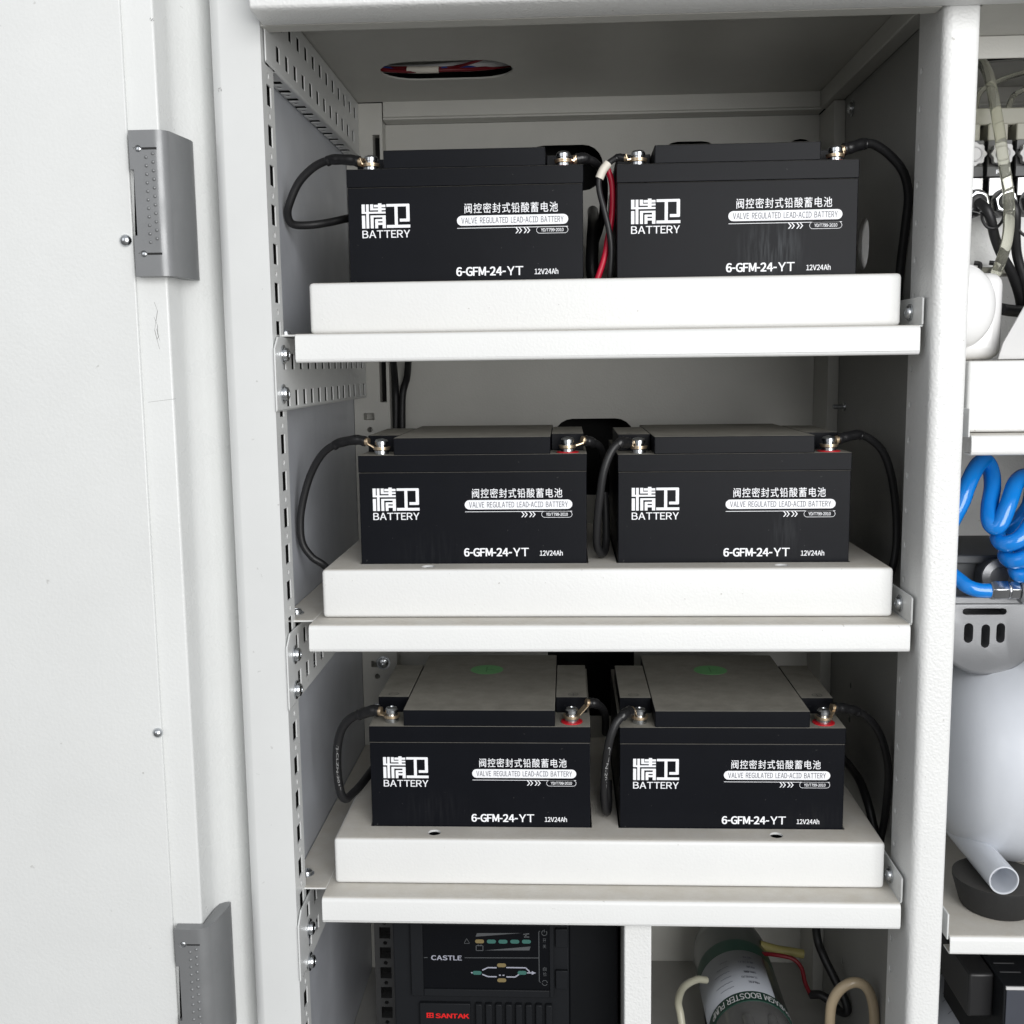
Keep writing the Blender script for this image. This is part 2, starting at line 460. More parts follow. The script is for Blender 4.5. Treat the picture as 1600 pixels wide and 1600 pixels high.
def thing(name, label, cat, loc=(0, 0, 0), group=None):
    o = bpy.data.objects.new(name, None); COL.objects.link(o); o.location = loc
    o.empty_display_size = 0.02
    o['label'] = label; o['category'] = cat
    if group: o['group'] = group
    return o


def tag(o, label, cat, group=None):
    o['label'] = label; o['category'] = cat
    if group: o['group'] = group
    return o


def copy_thing(src, loc, label):
    r = src.copy(); COL.objects.link(r); r.location = loc; r['label'] = label
    for ch in list(src.children):
        c = ch.copy(); COL.objects.link(c); c.parent = r
        for g in list(ch.children):
            d = g.copy(); COL.objects.link(d); d.parent = c
    return r


def arc(cx, cy, r, a0, a1, n=6):
    return [(cx + r * math.cos(math.radians(a0 + (a1 - a0) * i / n)), cy + r * math.sin(math.radians(a0 + (a1 - a0) * i / n))) for i in range(n + 1)]


def stadium(cx, cy, w, h, n=6):
    """rounded slot outline, w by h"""
    if w >= h:
        r = h / 2
        return arc(cx + w / 2 - r, cy, r, -90, 90, n) + arc(cx - w / 2 + r, cy, r, 90, 270, n)
    r = w / 2
    return arc(cx, cy + h / 2 - r, r, 0, 180, n) + arc(cx, cy - h / 2 + r, r, 180, 360, n)


def rrect(x0, x1, y0, y1, r, n=5):
    r = min(r, (x1 - x0) * 0.49, (y1 - y0) * 0.49)
    return (arc(x1 - r, y0 + r, r, -90, 0, n) + arc(x1 - r, y1 - r, r, 0, 90, n) +
            arc(x0 + r, y1 - r, r, 90, 180, n) + arc(x0 + r, y0 + r, r, 180, 270, n))


def pan_head(mb, p, axis, r=0.005, h=0.0032, washer=True):
    """pan-head screw with a cross recess hint, on a washer"""
    ax = Vector(axis).normalized(); p = Vector(p); z = 0.0
    if washer:
        mb.lathe([(r * 1.35, 0), (r * 1.35, 0.0008), (r * 0.9, 0.0009)], p, tuple(ax), 24); z = 0.0009
    prof = [(r, z), (r, z + h * 0.35), (r * 0.9, z + h * 0.75), (r * 0.6, z + h * 0.97), (r * 0.30, z + h), (r * 0.24, z + h * 0.55), (0, z + h * 0.4)]
    mb.lathe(prof, p, tuple(ax), 20)
    u = ax.orthogonal().normalized(); w = ax.cross(u)
    return mb


# ================================================================== CABINET (the large structure)
cab = thing('equipment_cabinet', 'white powder-coated steel equipment cabinet with perforated frame, open hinged door and three battery shelves', 'cabinet')
XE = 0.70            # right end of the part of the cabinet that is built
ZB = -0.70           # its bottom

# left upright: front face, rounded outer edge, perforated inner flange
mb = MB()
out = ([(-0.015, -0.010), (-0.015, 0.021), (-0.0160, 0.021), (-0.0160, -0.008), (-0.042, -0.008)] +
       [(-0.048, -0.003), (-0.048, 0.03), (-0.0505, 0.03), (-0.0505, -0.0045), (-0.0497, -0.0062), (-0.0440, -0.0098), (-0.0428, -0.010)])
mb.prism(out, 'z', ZB, 0.30)
cu = MB()
z = 0.1985 + 0.0272
k = 0
while z > ZB + 0.03:
    cu.box(-0.0165, -0.010, 0.0012, 0.0130, z - 0.0142, z)
    cu.cyl((-0.020, 0.007, z - 0.0206), (-0.010, 0.007, z - 0.0206), 0.0022, 12)
    z -= 0.02705
post_l = mb.build('frame_post', M['powder_smooth'], cab, bevel=0.0006, cut=cu)
# black strips standing in for the shade inside that hollow post
MB().box(-0.0478, -0.0162, 0.0215, 0.0240, ZB, 0.30).build('post_slot_shade', M['dark'], cab)
MB().box(-0.0215, -0.0205, -0.0078, 0.0212, ZB, 0.30).build('post_slot_shade', M['dark'], cab)

# right upright: wide front face, perforated left side
mb = MB()
out = ([(0.4415, 0.042), (0.4415, -0.004)] + arc(0.4475, -0.004, 0.006, 180, 270, 5)[1:] +
       arc(0.4620, -0.0065, 0.0035, 270, 360, 4) + [(0.4655, 0.042), (0.455, 0.042)])
mb.prism(out, 'z', ZB, 0.30)
cu = MB()
z = 0.1766
while z > ZB + 0.03:
    cu.cyl((0.430, 0.034, z), (0.4445, 0.034, z), 0.0022, 12)
    z -= 0.0259
mb.build('frame_post', M['powder'], cab, bevel=0.0006, cut=cu)

# top fascia, ceilings
mb = MB(); mb.prism([(-0.044, 0.2105), (-0.0435, 0.2075), (-0.040, 0.206), (-0.0105, 0.206), (-0.0105, 0.30), (-0.044, 0.30)], 'x', -0.0125, XE)
mb.build('top_fascia', M['powder'], cab, bevel=0.0012)
mb = MB(); mb.box(-0.0145, 0.453, 0.004, 0.34, 0.236, 0.2375)
cu = MB(); cu.prism(stadium(0.087, 0.230, 0.118, 0.062, 10), 'z', 0.22, 0.25)
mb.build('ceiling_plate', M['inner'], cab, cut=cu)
MB().box(-0.0145, 0.44, -0.010, 0.0039, 0.206, 0.2385).build('ceiling_front_edge', M['inner'], cab)
mb = MB(); mb.prism([(0.466, 0.262), (0.52, 0.259), (0.57, 0.253), (0.62, 0.243), (XE, 0.235), (XE, 0.352), (0.466, 0.352)], 'z', 0.236, 0.238)
mb.build('ceiling_plate', M['inner'], cab)
MB().box(0.4662, XE, 0.060, 0.062, 0.1905, 0.2060).build('valance_panel', M['inner'], cab, bevel=0.0005)
MB().box(0.4662, XE, -0.0103, 0.062, 0.2062, 0.2080).build('ceiling_front_edge', M['inner'], cab)
# back channel and back wall (with cable openings), walls behind it
mb = MB()
mb.prism([(0.340, 0.2375), (0.340, 0.2215), (0.338, 0.2205), (0.338, 0.2185), (0.3605, 0.2185), (0.3605, 0.2375)], 'x', 0.0115, 0.4435)
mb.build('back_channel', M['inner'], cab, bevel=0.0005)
mb = MB(); mb.box(-0.03, 0.455, 0.361, 0.3625, ZB, 0.2184)
cu = MB()
for (x0, x1, z0, z1) in ((0.150, 0.2300, 0.150, 0.1950), (0.2848, 0.3490, 0.13, 0.1957), (0.4090, 0.4435, 0.14, 0.1957),
                         (0.178, 0.262, -0.16, -0.0800), (0.170, 0.262, -0.400, -0.300)):
    cu.prism(rrect(x0, x1, z0, z1, 0.020), 'y', 0.35, 0.37)
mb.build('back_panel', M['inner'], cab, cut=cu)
MB().box(0.455, XE, 0.361, 0.3625, ZB, 0.2184).build('back_panel', M['powder'], cab)
mb = MB(); mb.prism([(0.340, 0.2359), (0.340, 0.2215), (0.338, 0.2205), (0.338, 0.2185), (0.3605, 0.2185), (0.3605, 0.2359)], 'x', 0.466, XE)
mb.build('back_channel', M['inner'], cab, bevel=0.0005)
mb = MB()
mb.box(-0.06, XE, 0.43, 0.432, ZB, 0.302)
mb.box(-0.06, XE, -0.0104, 0.432, 0.3021, 0.304)
mb.box(-0.062, -0.0601, 0.0301, 0.432, ZB, 0.302)
mb.box(XE, XE + 0.002, -0.0104, 0.432, ZB, 0.304)
mb.box(-0.06, XE, 0.02, 0.432, ZB - 0.002, ZB)
mb.build('outer_shell', M['dark'], cab)  # unseen outer walls, coloured black for the shade in the cavities
# side panel on the left (galvanised), partition to the right bay
MB().box(-0.0285, -0.027, 0.0245, 0.36, ZB, 0.235).build('side_panel', M['galv'], cab)
mb = MB(); mb.box(0.4551, 0.458, 0.0421, 0.3605, ZB, 0.235)
cu = MB(); cu.prism(stadium(0.225, 0.0785, 0.036, 0.046, 8), 'x', 0.44, 0.47)
for zz in (0.005, 0.0275, -0.325, -0.358, -0.565, -0.60):
    cu.cyl((0.44, 0.225, zz), (0.47, 0.225, zz), 0.0028, 12)
pp = mb.build('partition_panel', M['partition'], cab, cut=cu)
mb = MB(); mb.cyl((0.4550, 0.274, -0.067), (0.4440, 0.274, -0.067), 0.0022, 12); pan_head(mb, (0.4550, 0.274, -0.067), (-1, 0, 0), 0.0040, 0.0020, False); mb.build('screw', M['steel'], pp)
mb = MB(); mb.box(0.4584, 0.4600, 0.0422, 0.3605, ZB, 0.235)
cu = MB(); cu.prism(stadium(0.225, 0.0785, 0.036, 0.046, 8), 'x', 0.44, 0.47)
mb.build('partition_panel', M['powder'], cab, cut=cu)
# rear corner uprights and the top cross rail on the right
MB().box(0.4445, 0.4550, 0.300, 0.3600, ZB, 0.2183).build('rear_upright', M['inner'], cab, bevel=0.0005)
mb = MB(); mb.prism([(0.4400, 0.2190), (0.4545, 0.2190), (0.4545, 0.236), (0.4400, 0.236)], 'y', 0.0425, 0.3395)
rail_t = mb.build('cross_rail', M['inner'], cab, bevel=0.001)
pm = MB(); pan_head(pm, (0.4548, 0.275, 0.205), (-1, 0, 0), 0.0052); pm.build('screw', M['steel'], rail_t)
rb = MB(); rb.box(-0.0265, 0.0105, 0.340, 0.3604, ZB, 0.2352)
cu = MB()
zz = 0.150
for z0, z1 in ((0.150, 0.205), (-0.060, -0.018), (-0.47, -0.44)):
    cu.box(0.0005, 0.0075, 0.330, 0.358, z0, z1)
for z0 in (-0.078, -0.29, -0.34):
    cu.box(-0.017, -0.006, 0.330, 0.358, z0, z0 + 0.007)
    cu.cyl((-0.011, 0.33, z0 - 0.010), (-0.011, 0.358, z0 - 0.010), 0.0028, 14)
ru = rb.build('rear_upright', M['inner'], cab, cut=cu, bevel=0.0003)
for z0, z1 in ((0.1505, 0.2045), (-0.0595, -0.0185), (-0.4695, -0.4405)):
    MB().box(0.0008, 0.0072, 0.3545, 0.3575, z0, z1).build('slot_shade', M['dark'], ru)  # black strip in place of the shade behind the slot
for p_, r_ in (((-0.004, 0.3398, -0.335), 0.0055), ((-0.012, 0.3398, -0.385), 0.0045)):
    pm = MB(); pan_head(pm, p_, (0, -1, 0), r_); pm.build('screw', M['steel'], ru)

# slotted mounting rails on the left wall
def slot_rail(z_top, z_bot, rows, y0, y1, front_drop=0.0, flange=True):
    mb = MB()
    prof = [(-0.0130, z_top), (-0.0130, z_bot + 0.0014), (-0.0140, z_bot)]
    prof += [(-0.0142, z_bot + 0.003), (-0.0142, z_top)]
    mb.prism(prof, 'y', y0, y1)
    if flange:
        mb.box(-0.0265, -0.01415, 0.0245, y1, z_bot + 0.0001, z_bot + 0.0011)
    cu = MB()
    for zr, h, ph in rows:
        y = y0 + 0.028 + ph
        while y < y1 - 0.012:
            cu.box(-0.020, -0.010, y, y + 0.0095, zr - h, zr)
            y += 0.0255
    if flange:
        y = y0 + 0.028
        while y < y1 - 0.012:
            cu.box(-0.0265, -0.0175, y, y + 0.0095, z_bot - 0.004, z_bot + 0.003)
            cu.cyl((-0.0225, y + 0.0175, z_bot - 0.004), (-0.0225, y + 0.0175, z_bot + 0.003), 0.0022, 10)
            y += 0.0255
    if front_drop > 0:
        cu.prism([(y0 - 0.002, z_top + 0.002), (y0 + 0.012, z_top + 0.002), (y0 - 0.002, z_top - front_drop)], 'x', -0.020, -0.010)
    r = mb.build('mounting_rail', M['powder_smooth'], cab, cut=cu, bevel=0.0005)
    MB().box(-0.0268, -0.0255, 0.0250, y1, z_bot + 0.0012, z_top).build('rail_slot_shade', M['dark'], r)  # added black backing: shade behind the rail slots put in as colour
    return r


rl = slot_rail(0.2355, 0.1845, ((0.2275, 0.0105, 0.0127), (0.2032, 0.0108, 0.0)), -0.004, 0.339)
for (zt, zb, rows, sc) in ((-0.0020, -0.0550, ((-0.0135, 0.0115, -0.008), (-0.0405, 0.0115, 0.0)), ((0.009, -0.0145), (0.0045, -0.0425))),
                           (-0.2180, -0.2740, ((-0.2235, 0.0120, -0.004), (-0.2520, 0.0120, 0.0)), ((0.0075, -0.2365), (0.0070, -0.2635))),
                           (-0.4340, -0.4870, ((-0.4390, 0.0115, -0.003), (-0.4650, 0.0115, 0.0)), ((0.0175, -0.4595), (0.0150, -0.4860)))):
    r = slot_rail(zt, zb, rows, -0.0125, 0.339, 0.010)
    for (ys, zs) in sc:
        pm = MB(); pan_head(pm, (-0.0128, ys, zs), (1, 0, 0), 0.0052, 0.0036); pm.build('screw', M['steel'], r)

# ------------------------------------------------------------------ shelves and battery trays
BX = [0.0297, 0.2290, 0.0315, 0.2298, 0.0334, 0.2312]
SHZ = [0.0, -0.2125, -0.4255]
SH = []
XL = [-0.0018, 0.0, 0.0021]; XR = [0.4366, 0.4372, 0.4376]
TXL = [0.0040, 0.0058, 0.0076]; TXR = [0.4298, 0.4310, 0.4317]
for k, z in enumerate(SHZ):
    mb = MB()
    prof = ([(0.355, z), (0.004, z)] + arc(0.0035, z - 0.0035, 0.0035, 90, 180, 5) + [(0.0, z - 0.0180)] +
            arc(0.0025, z - 0.0180, 0.0025, 180, 270, 4) + [(0.014, z - 0.0205), (0.014, z - 0.0192), (0.003, z - 0.0192),
            (0.0013, z - 0.0175), (0.0013, z - 0.004), (0.0040, z - 0.0014), (0.355, z - 0.0014)])
    mb.prism(prof, 'x', XL[k], XR[k])
    mb.box(-0.0263, XL[k] - 0.00003, 0.0165, 0.3395, z - 0.0014, z)
    sh = mb.build('shelf', M['powder_dust'], cab, bevel=0.0004, angle=30)
    SH.append(sh)
    mb = MB(); mb.prism([(0.0030, z + 0.0001), (0.0030, z + 0.0185), (0.006, z + 0.0195), (0.30, z + 0.0195), (0.30, z + 0.0001)], 'x', 0.4380, 0.4394)
    mb.box(XR[k] + 0.00003, 0.4394, 0.0042, 0.30, z - 0.0014, z - 0.00005)
    tb = mb.build('bracket_tab', M['powder_smooth'], sh, bevel=0.0004)
    pm = MB(); pan_head(pm, (0.4378, 0.0285, z + 0.0095), (-1, 0, 0), 0.0047, 0.0030); pm.build('screw', M['steel'], sh)
    pm = MB(); pan_head(pm, (-0.0185, 0.039, z + 0.0001), (0, 0, 1), 0.0045, 0.0030); pm.build('screw', M['steel'], sh)
    # perforated battery tray: folded cover with cut-outs the batteries stand in
    mb = MB(); mb.box(TXL[k], TXR[k], 0.0236, 0.262, z + 0.0002, z + 0.0372); mb.round_edges(0.0030, 4)
    cu = MB()
    cu.box(TXL[k] + 0.0017, TXR[k] - 0.0017, 0.0254, 0.2600, z - 0.01, z + 0.0355)            # hollow folded sheet
    for bx in BX[2 * k:2 * k + 2]:
        cu.box(bx - 0.0009, bx + 0.1759, 0.0476, 0.2160, z + 0.0015, z + 0.05)
    for hx in (0.0852, 0.3518):
        cu.cyl((hx, 0.0362, z + 0.030), (hx, 0.0362, z + 0.05), 0.0050, 24)
    mb.build('battery_tray', M['powder_dust'], cab, cut=cu, bevel=0.0003, seg=1)

# lower bay: divider post, floor, rack rail
mb = MB(); mb.box(0.2330, 0.2538, 0.012, 0.034, ZB, -0.4475)
mb.build('divider_post', M['powder'], cab, bevel=0.0012)
mb = MB(); mb.box(0.2345, 0.2525, 0.0345, 0.35, -0.68, -0.4475)
mb.build('divider_panel', M['inner'], cab)
MB().box(-0.0265, 0.4545, 0.02, 0.3605, -0.682, -0.6805).build('floor_plate', M['floor'], cab)
mb = MB(); mb.box(0.0035, 0.0225, 0.200, 0.215, -0.6805, -0.4275)
cu = MB()
zz = -0.455
while zz > -0.67:
    cu.box(0.0085, 0.0192, 0.195, 0.2125, zz - 0.0115, zz)
    cu.cyl((0.0138, 0.195, zz - 0.0160), (0.0138, 0.2125, zz - 0.0160), 0.0020, 12)
    zz -= 0.0205
rr = mb.build('rack_rail', M['dark_rail'], cab, cut=cu)
MB().box(0.0045, 0.0215, 0.2110, 0.2122, -0.68, -0.4285).build('slot_shade', M['dark'], rr)  # black sheet painted in as the shade behind the rail holes

# right bay shelves
def right_shelf(z, tray):
    mb = MB()
    prof = ([(0.355, z), (0.004, z)] + arc(0.0035, z - 0.0035, 0.0035, 90, 180, 5) + [(0.0, z - 0.0120)] +
            arc(0.0025, z - 0.0120, 0.0025, 180, 270, 4) + [(0.014, z - 0.0145), (0.014, z - 0.0132), (0.003, z - 0.0132),
            (0.0013, z - 0.0115), (0.0013, z - 0.004), (0.0040, z - 0.0014), (0.355, z - 0.0014)])
    mb.prism(prof, 'x', 0.4745, XE - 0.001)
    sh = mb.build('shelf', M['powder_dust'], cab, bevel=0.0004, angle=30)
    mb = MB(); mb.box(0.4715, 0.4728, -0.001, 0.30, z - 0.0015, z + 0.0185)
    mb.box(0.4729, 0.4744, 0.012, 0.30, z - 0.0014, z - 0.00005)
    mb.build('bracket_tab', M['powder_smooth'], sh, bevel=0.0004)
    if tray:
        MB().box(0.4775, XE - 0.002, 0.0200, 0.30, z + 0.0006, z + 0.0515).build('battery_tray', M['powder_dust'], cab, bevel=0.002, seg=3)


right_shelf(-0.0768, True)
right_shelf(-0.4508, False)
MB().box(0.466, XE - 0.001, 0.02, 0.3605, -0.682, -0.6805).build('floor_plate', M['powder_dust'], cab)

# ------------------------------------------------------------------ open door on the left
mb = MB()
prof = [(-0.44, -0.0310), (-0.0815, -0.0310), (-0.0805, -0.0300), (-0.0797, -0.0100), (-0.0770, -0.0010), (-0.0700, 0.0050)]
prof += [(-0.0640, 0.0110), (-0.0590, 0.0200), (-0.0565, 0.0260), (-0.0555, 0.0310), (-0.0565, 0.032), (-0.44, 0.032)]
mb.prism(prof, 'z', ZB, 0.36)
door = mb.build('door', M['door'], cab, bevel=0.0007, angle=50)
mb = MB(); mb.box(-0.44, -0.1016, -0.0340, -0.0311, ZB, 0.36)
cu = MB()
for z0 in (0.0413, -0.5275):
    cu.box(-0.1035, -0.10, -0.05, -0.0315, z0 + 0.0275, z0 + 0.0700)
mb.build('inner_panel', M['door'], door, bevel=0.0008)
for (x, z, r) in ((-0.1066, 0.063, 0.0047), (-0.1041, -0.2831, 0.0042)):
    pm = MB(); pm.dome((x, -0.0340, z), (0, -1, 0), r * 0.9, 0.0034, 20, 5); pm.build('screw', M['steel'], door)


def hinge(z0, z1):
    mb = MB()
    out = ([(-0.0985, -0.0312), (-0.0985, -0.0400), (-0.0820, -0.0402)] + arc(-0.0820, -0.0302, 0.0100, 270, 340, 7)[1:] +
           [(-0.0690, -0.0080), (-0.0685, -0.0020), (-0.0690, 0.0020), (-0.0765, 0.0020), (-0.0780, -0.0060), (-0.0785, -0.0170), (-0.0790, -0.0200), (-0.0792, -0.0312)])
    mb.prism(out, 'z', z0, z1)
    cu = MB()
    cu.box(-0.105, -0.0960, -0.045, -0.0314, z0 + 0.0270, z0 + 0.0700)
    for zz in (z0 + 0.0148, z1 - 0.0120):
        cu.box(-0.0960, -0.0798, -0.045, -0.0392, zz - 0.0007, zz + 0.0007)
        cu.cyl((-0.0925, -0.046, zz), (-0.0925, -0.0390, zz), 0.0023, 16)
    o = mb.build('hinge', [M['zamak'], M['hinge_dark'], M['steel']], door, bevel=0.0007, cut=cu)
    bm = bmesh.new(); bm.from_mesh(o.data)
    d = MB(); d.bm.free(); d.bm = bm
    n = 11
    for i in range(n):
        zz = z0 + 0.0225 + i * (z1 - z0 - 0.0400) / (n - 1)
        d.dome((-0.0872, -0.0399, zz), (0, -1, 0), 0.0013, 0.0011, 10, 3)
        d.dome((-0.0825, -0.0400, zz + 0.0022), (0, -1, 0), 0.0013, 0.0011, 10, 3)
    d.mi = 1
    for zz in (z0 + 0.0148, z1 - 0.0120):
        d.box(-0.0900, -0.0799, -0.0394, -0.0391, zz - 0.0006, zz + 0.0006)
    d.mi = 2
    for zz in (z0 + 0.0148, z1 - 0.0120):
        d.dome((-0.0925, -0.0391, zz), (0, -1, 0), 0.0020, 0.0007, 12, 3)
    bm.to_mesh(o.data); bm.free()
    o.data.shade_smooth(); o.data.set_sharp_from_angle(angle=math.radians(35))
    return o


hinge(0.0385, 0.1338)
hinge(-0.5295, -0.4305)

# small scuffs rubbed into the door and post paint
def scuff(parent, name, x, z, y, s):
    mb = MB()
    for i in range(5):
        a = random.uniform(0, math.pi); l = s * random.uniform(0.3, 1.0); w = s * random.uniform(0.03, 0.09)
        cx = x + random.uniform(-s, s) * 0.4; cz = z + random.uniform(-s, s) * 0.5; yy = y - 0.00001 * (i + 1)
        dx, dz = math.cos(a) * l / 2, math.sin(a) * l / 2; nx, nz = -math.sin(a) * w, math.cos(a) * w
        mb.flat([(cx - dx, cz - dz), (cx - dx * 0.3 + nx, cz - dz * 0.3 + nz), (cx + dx, cz + dz), (cx + dx * 0.2 - nx, cz + dz * 0.2 - nz)], yy)
    mb.build(name, M['scuff'], parent)


scuff(door, 'paint_scuff', -0.0812, 0.2065, -0.0312, 0.0035)
mb = MB()
for P_ in ([(-0.0905, 0.022), (-0.0885, 0.016), (-0.0900, 0.009), (-0.0912, 0.003), (-0.0898, -0.004), (-0.0885, -0.010)],
           [(-0.0912, 0.012), (-0.0890, 0.006), (-0.0893, 0.000), (-0.0880, -0.004)], [(-0.0900, 0.004), (-0.0885, -0.001), (-0.0897, -0.003)]):
    for i_, (a_, b_) in enumerate(zip(P_, P_[1:])):
        w_ = 0.00022 if i_ % 2 else 0.00012
        mb.flat([(a_[0] - w_, a_[1]), (a_[0] + w_, a_[1]), (b_[0] + w_, b_[1]), (b_[0] - w_, b_[1])], -0.03105)
mb.build('paint_scratch', M['scuff'], door)
mb = MB(); mb.flat([(-0.0985, -0.0462), (-0.0790, -0.0440), (-0.0790, -0.0442), (-0.0985, -0.0464)], -0.03105); mb.build('paint_scratch', M['scuff'], door)
scuff(post_l, 'paint_scuff', -0.0440, 0.1660, -0.01015, 0.0035)

# ================================================================== BATTERIES
LOGO = [(178, 262, 262, 500), (178, 790, 450, 500), (290, 362, 262, 875), (395, 475, 262, 415), (395, 790, 365, 415),
        (490, 790, 275, 340), (600, 690, 240, 500), (178, 262, 545, 875), (400, 790, 545, 595), (400, 478, 545, 875),
        (705, 790, 545, 875), (525, 790, 640, 695), (515, 590, 650, 875), (515, 790, 730, 790),
        (815, 1395, 262, 330), (1020, 1100, 262, 865), (1320, 1405, 272, 705), (1150, 1395, 640, 715), (815, 1415, 795, 870)]


def label_mesh():
    mb = MB(); y = -0.00012
    lx0, lx1, lz1, lz0 = 0.0106, 0.0466, 0.0946, 0.0772
    fx = lambda u: lx0 + (u - 178) / (1415 - 178) * (lx1 - lx0)
    fz = lambda v: lz1 - (v - 262) / (875 - 262) * (lz1 - lz0)
    mb.cells([(fx(a), fx(b), fz(d), fz(c)) for a, b, c, d in LOGO], y)
    mb.text('BATTERY', 0.0106, 0.0463, 0.0702, 0.0757, y, bold=0.012, gap=1.05, plain=True)
    mb.text('阀控密封式铅酸蓄电池', 0.0872, 0.1562, 0.0867, 0.0940, y, bold=0.008, gap=1.16)
    pill = stadium(0.1226, 0.0815, 0.0824, 0.0072, 8)
    mb.flat(pill, y)
    mb.cells([(0.0816, 0.1636, 0.0759, 0.0763)], y)
    for cx in (0.1247, 0.1271, 0.1307, 0.1331):
        w = 0.0009; h = 0.0021; t = 0.0017; cz = 0.0738
        mb.flat([(cx, cz + h), (cx + w, cz + h), (cx + w + t, cz), (cx + t, cz)], y)
        mb.flat([(cx + t, cz), (cx + w + t, cz), (cx + w, cz - h), (cx, cz - h)], y)
    o_ = stadium(0.15195, 0.0738, 0.0236, 0.0050, 8); i_ = stadium(0.15195, 0.0738, 0.0230, 0.0044, 8)
    n = len(o_)
    for i in range(n):
        mb.flat([o_[i], o_[(i + 1) % n], i_[(i + 1) % n], i_[i]], y)
    mb.text('YD/T799-2010', 0.1437, 0.1603, 0.0726, 0.0750, y, bold=0.02, plain=True)
    mb.text('6-GFM-24-', 0.0802, 0.1172, 0.0413, 0.0479, y, bold=0.036, gap=1.15, plain=True)
    mb.text('YT', 0.1181, 0.1302, 0.0414, 0.0479, y, bold=0.014, plain=True)
    mb.text('12V24Ah', 0.1386, 0.1562, 0.0418, 0.0460, y, bold=0.022, plain=True)
    mb.mi = 1
    mb.text('VALVE REGULATED LEAD-ACID BATTERY', 0.0848, 0.1603, 0.0793, 0.0837, y - 0.00012, bold=0.007, gap=1.5, plain=True)
    return mb


def make_battery(label, scuffed=False):
    t = thing('battery', label, 'battery', (0, 0, 0), 'black batteries standing in the shelf trays')
    body = M['abs']
    MB().box(0.0003, 0.1747, 0.0002, 0.1658, 0.0, 0.1066).build('case', body, t, bevel=0.0005)
    mb = MB(); mb.box(0.0, 0.175, 0.0, 0.166, 0.1069, 0.1200)
    mb.box(0.002, 0.0271, 0.0352, 0.131, 0.12005, 0.1332)
    mb.box(0.1479, 0.173, 0.0352, 0.131, 0.12005, 0.1332)
    mb.box(0.0014, 0.1736, 0.0014, 0.1646, 0.1060, 0.10685)
    lid = mb.build('lid', body, t, bevel=0.0007)
    mb = MB(); mb.box(0.0277, 0.1473, 0.0004, 0.1656, 0.12005, 0.1332)
    mb.build('cover_plate', body, lid, bevel=0.0006)
    for cx, plus in ((0.0135, False), (0.1620, True)):
        mb = MB(); cz = 0.1333
        for i in range(20):
            a0 = 2 * math.pi * i / 20; a1 = 2 * math.pi * (i + 1) / 20
            vs = [mb.bm.verts.new((cx + r * math.cos(a), 0.0425 + r * math.sin(a), cz)) for r, a in ((0.0042, a0), (0.0042, a1), (0.0036, a1), (0.0036, a0))]
            f = mb._face(list(vs)); f.normal_update()
            if f.normal.z < 0: f.normal_flip()
        mb.box(cx - 0.0026, cx + 0.0026, 0.0422, 0.0428, 0.13322, 0.1333)
        if plus: mb.box(cx - 0.0003, cx + 0.0003, 0.0400, 0.04215, 0.13322, 0.1333); mb.box(cx - 0.0003, cx + 0.0003, 0.04285, 0.0450, 0.13322, 0.1333)
        mb.build('polarity_mark', M['black_plastic'], lid)
    label_mesh().build('printed_label', [M['print'], M['print_ink']], t, smooth=False)
    for cx in (0.0165, 0.1605):
        mb = MB(); cy = 0.0125
        mb.lathe([(0.0056, 0), (0.0056, 0.0030), (0.0050, 0.0034)], (cx, cy, 0.12005), 'z', 24)
        tm = mb.build('terminal', M['steel'], t)
        mb = MB(); mb.lathe([(0.0050, 0), (0.0050, 0.0008)], (cx, cy, 0.1250), 'z', 24)
        mb.lathe([(0.0043, 0.0008), (0.0043, 0.0024), (0.0052, 0.0026), (0.0052, 0.0050), (0.0042, 0.0064), (0.0020, 0.0070), (0.0016, 0.0062), (0, 0.0060)], (cx, cy, 0.1250), 'z', 24)
        mb.build('bolt', M['steel'], tm)
        mb = MB(); mb.lathe([(0.0064, 0), (0.0064, 0.0012)], (cx, cy, 0.1236), 'z', 24)
        mb.build('washer', M['brass'], tm)
        if cx > 0.1:
            mb = MB(); mb.lathe([(0.0086, 0), (0.0086, 0.0007), (0.0060, 0.0010)], (cx, cy, 0.12005), 'z', 28)
            mb.build('red_ring', M['red'], tm)
    return t


BZ = [0.0009, 0.0003, -0.2112, -0.2122, -0.4257, -0.4262]
BL = ['black battery at the left end of the top shelf, beside the white-tagged wire',
      'black battery at right end of top shelf, with pale scuff on its front',
      'black battery at the left end of the middle shelf',
      'black battery at the right end of the middle shelf',
      'black battery at the left end of the bottom shelf, dusty top with a green dot',
      'black battery at the right end of the bottom shelf, dusty top with a green dot']
b0 = make_battery(BL[0])
bats = [b0]
b0.location = (BX[0], 0.0484, BZ[0])
for i in range(1, 6):
    bats.append(copy_thing(b0, (BX[i], 0.0484, BZ[i]), BL[i]))
for i, mn in ((1, 'abs_scuffed'), (2, 'abs_b'), (3, 'abs_c'), (4, 'abs_e'), (5, 'abs_d')):   # each case has its own rub marks
    for ch in bats[i].children:
        if ch.name.startswith('case'):
            ch.data = ch.data.copy(); ch.data.materials[0] = M[mn]
for i, a_ in enumerate((0.0025, -0.002, -0.0015, 0.002, -0.002, 0.0015)):
    bats[i].rotation_euler.z = a_
for i in (4, 5):
    mb = MB()
    mb.lathe([(0.0145, 0), (0.0145, 0.00012)], (0.0856, 0.1155, 0.13322), 'z', 32)
    mb.mi = 1; mb.box(0.0848, 0.0860, 0.108, 0.124, 0.13335, 0.1334); mb.box(0.0861, 0.092, 0.1149, 0.1161, 0.13335, 0.1334)
    mb.build('green_sticker', [M['green_dot'], M['green_dark']], bats[i])


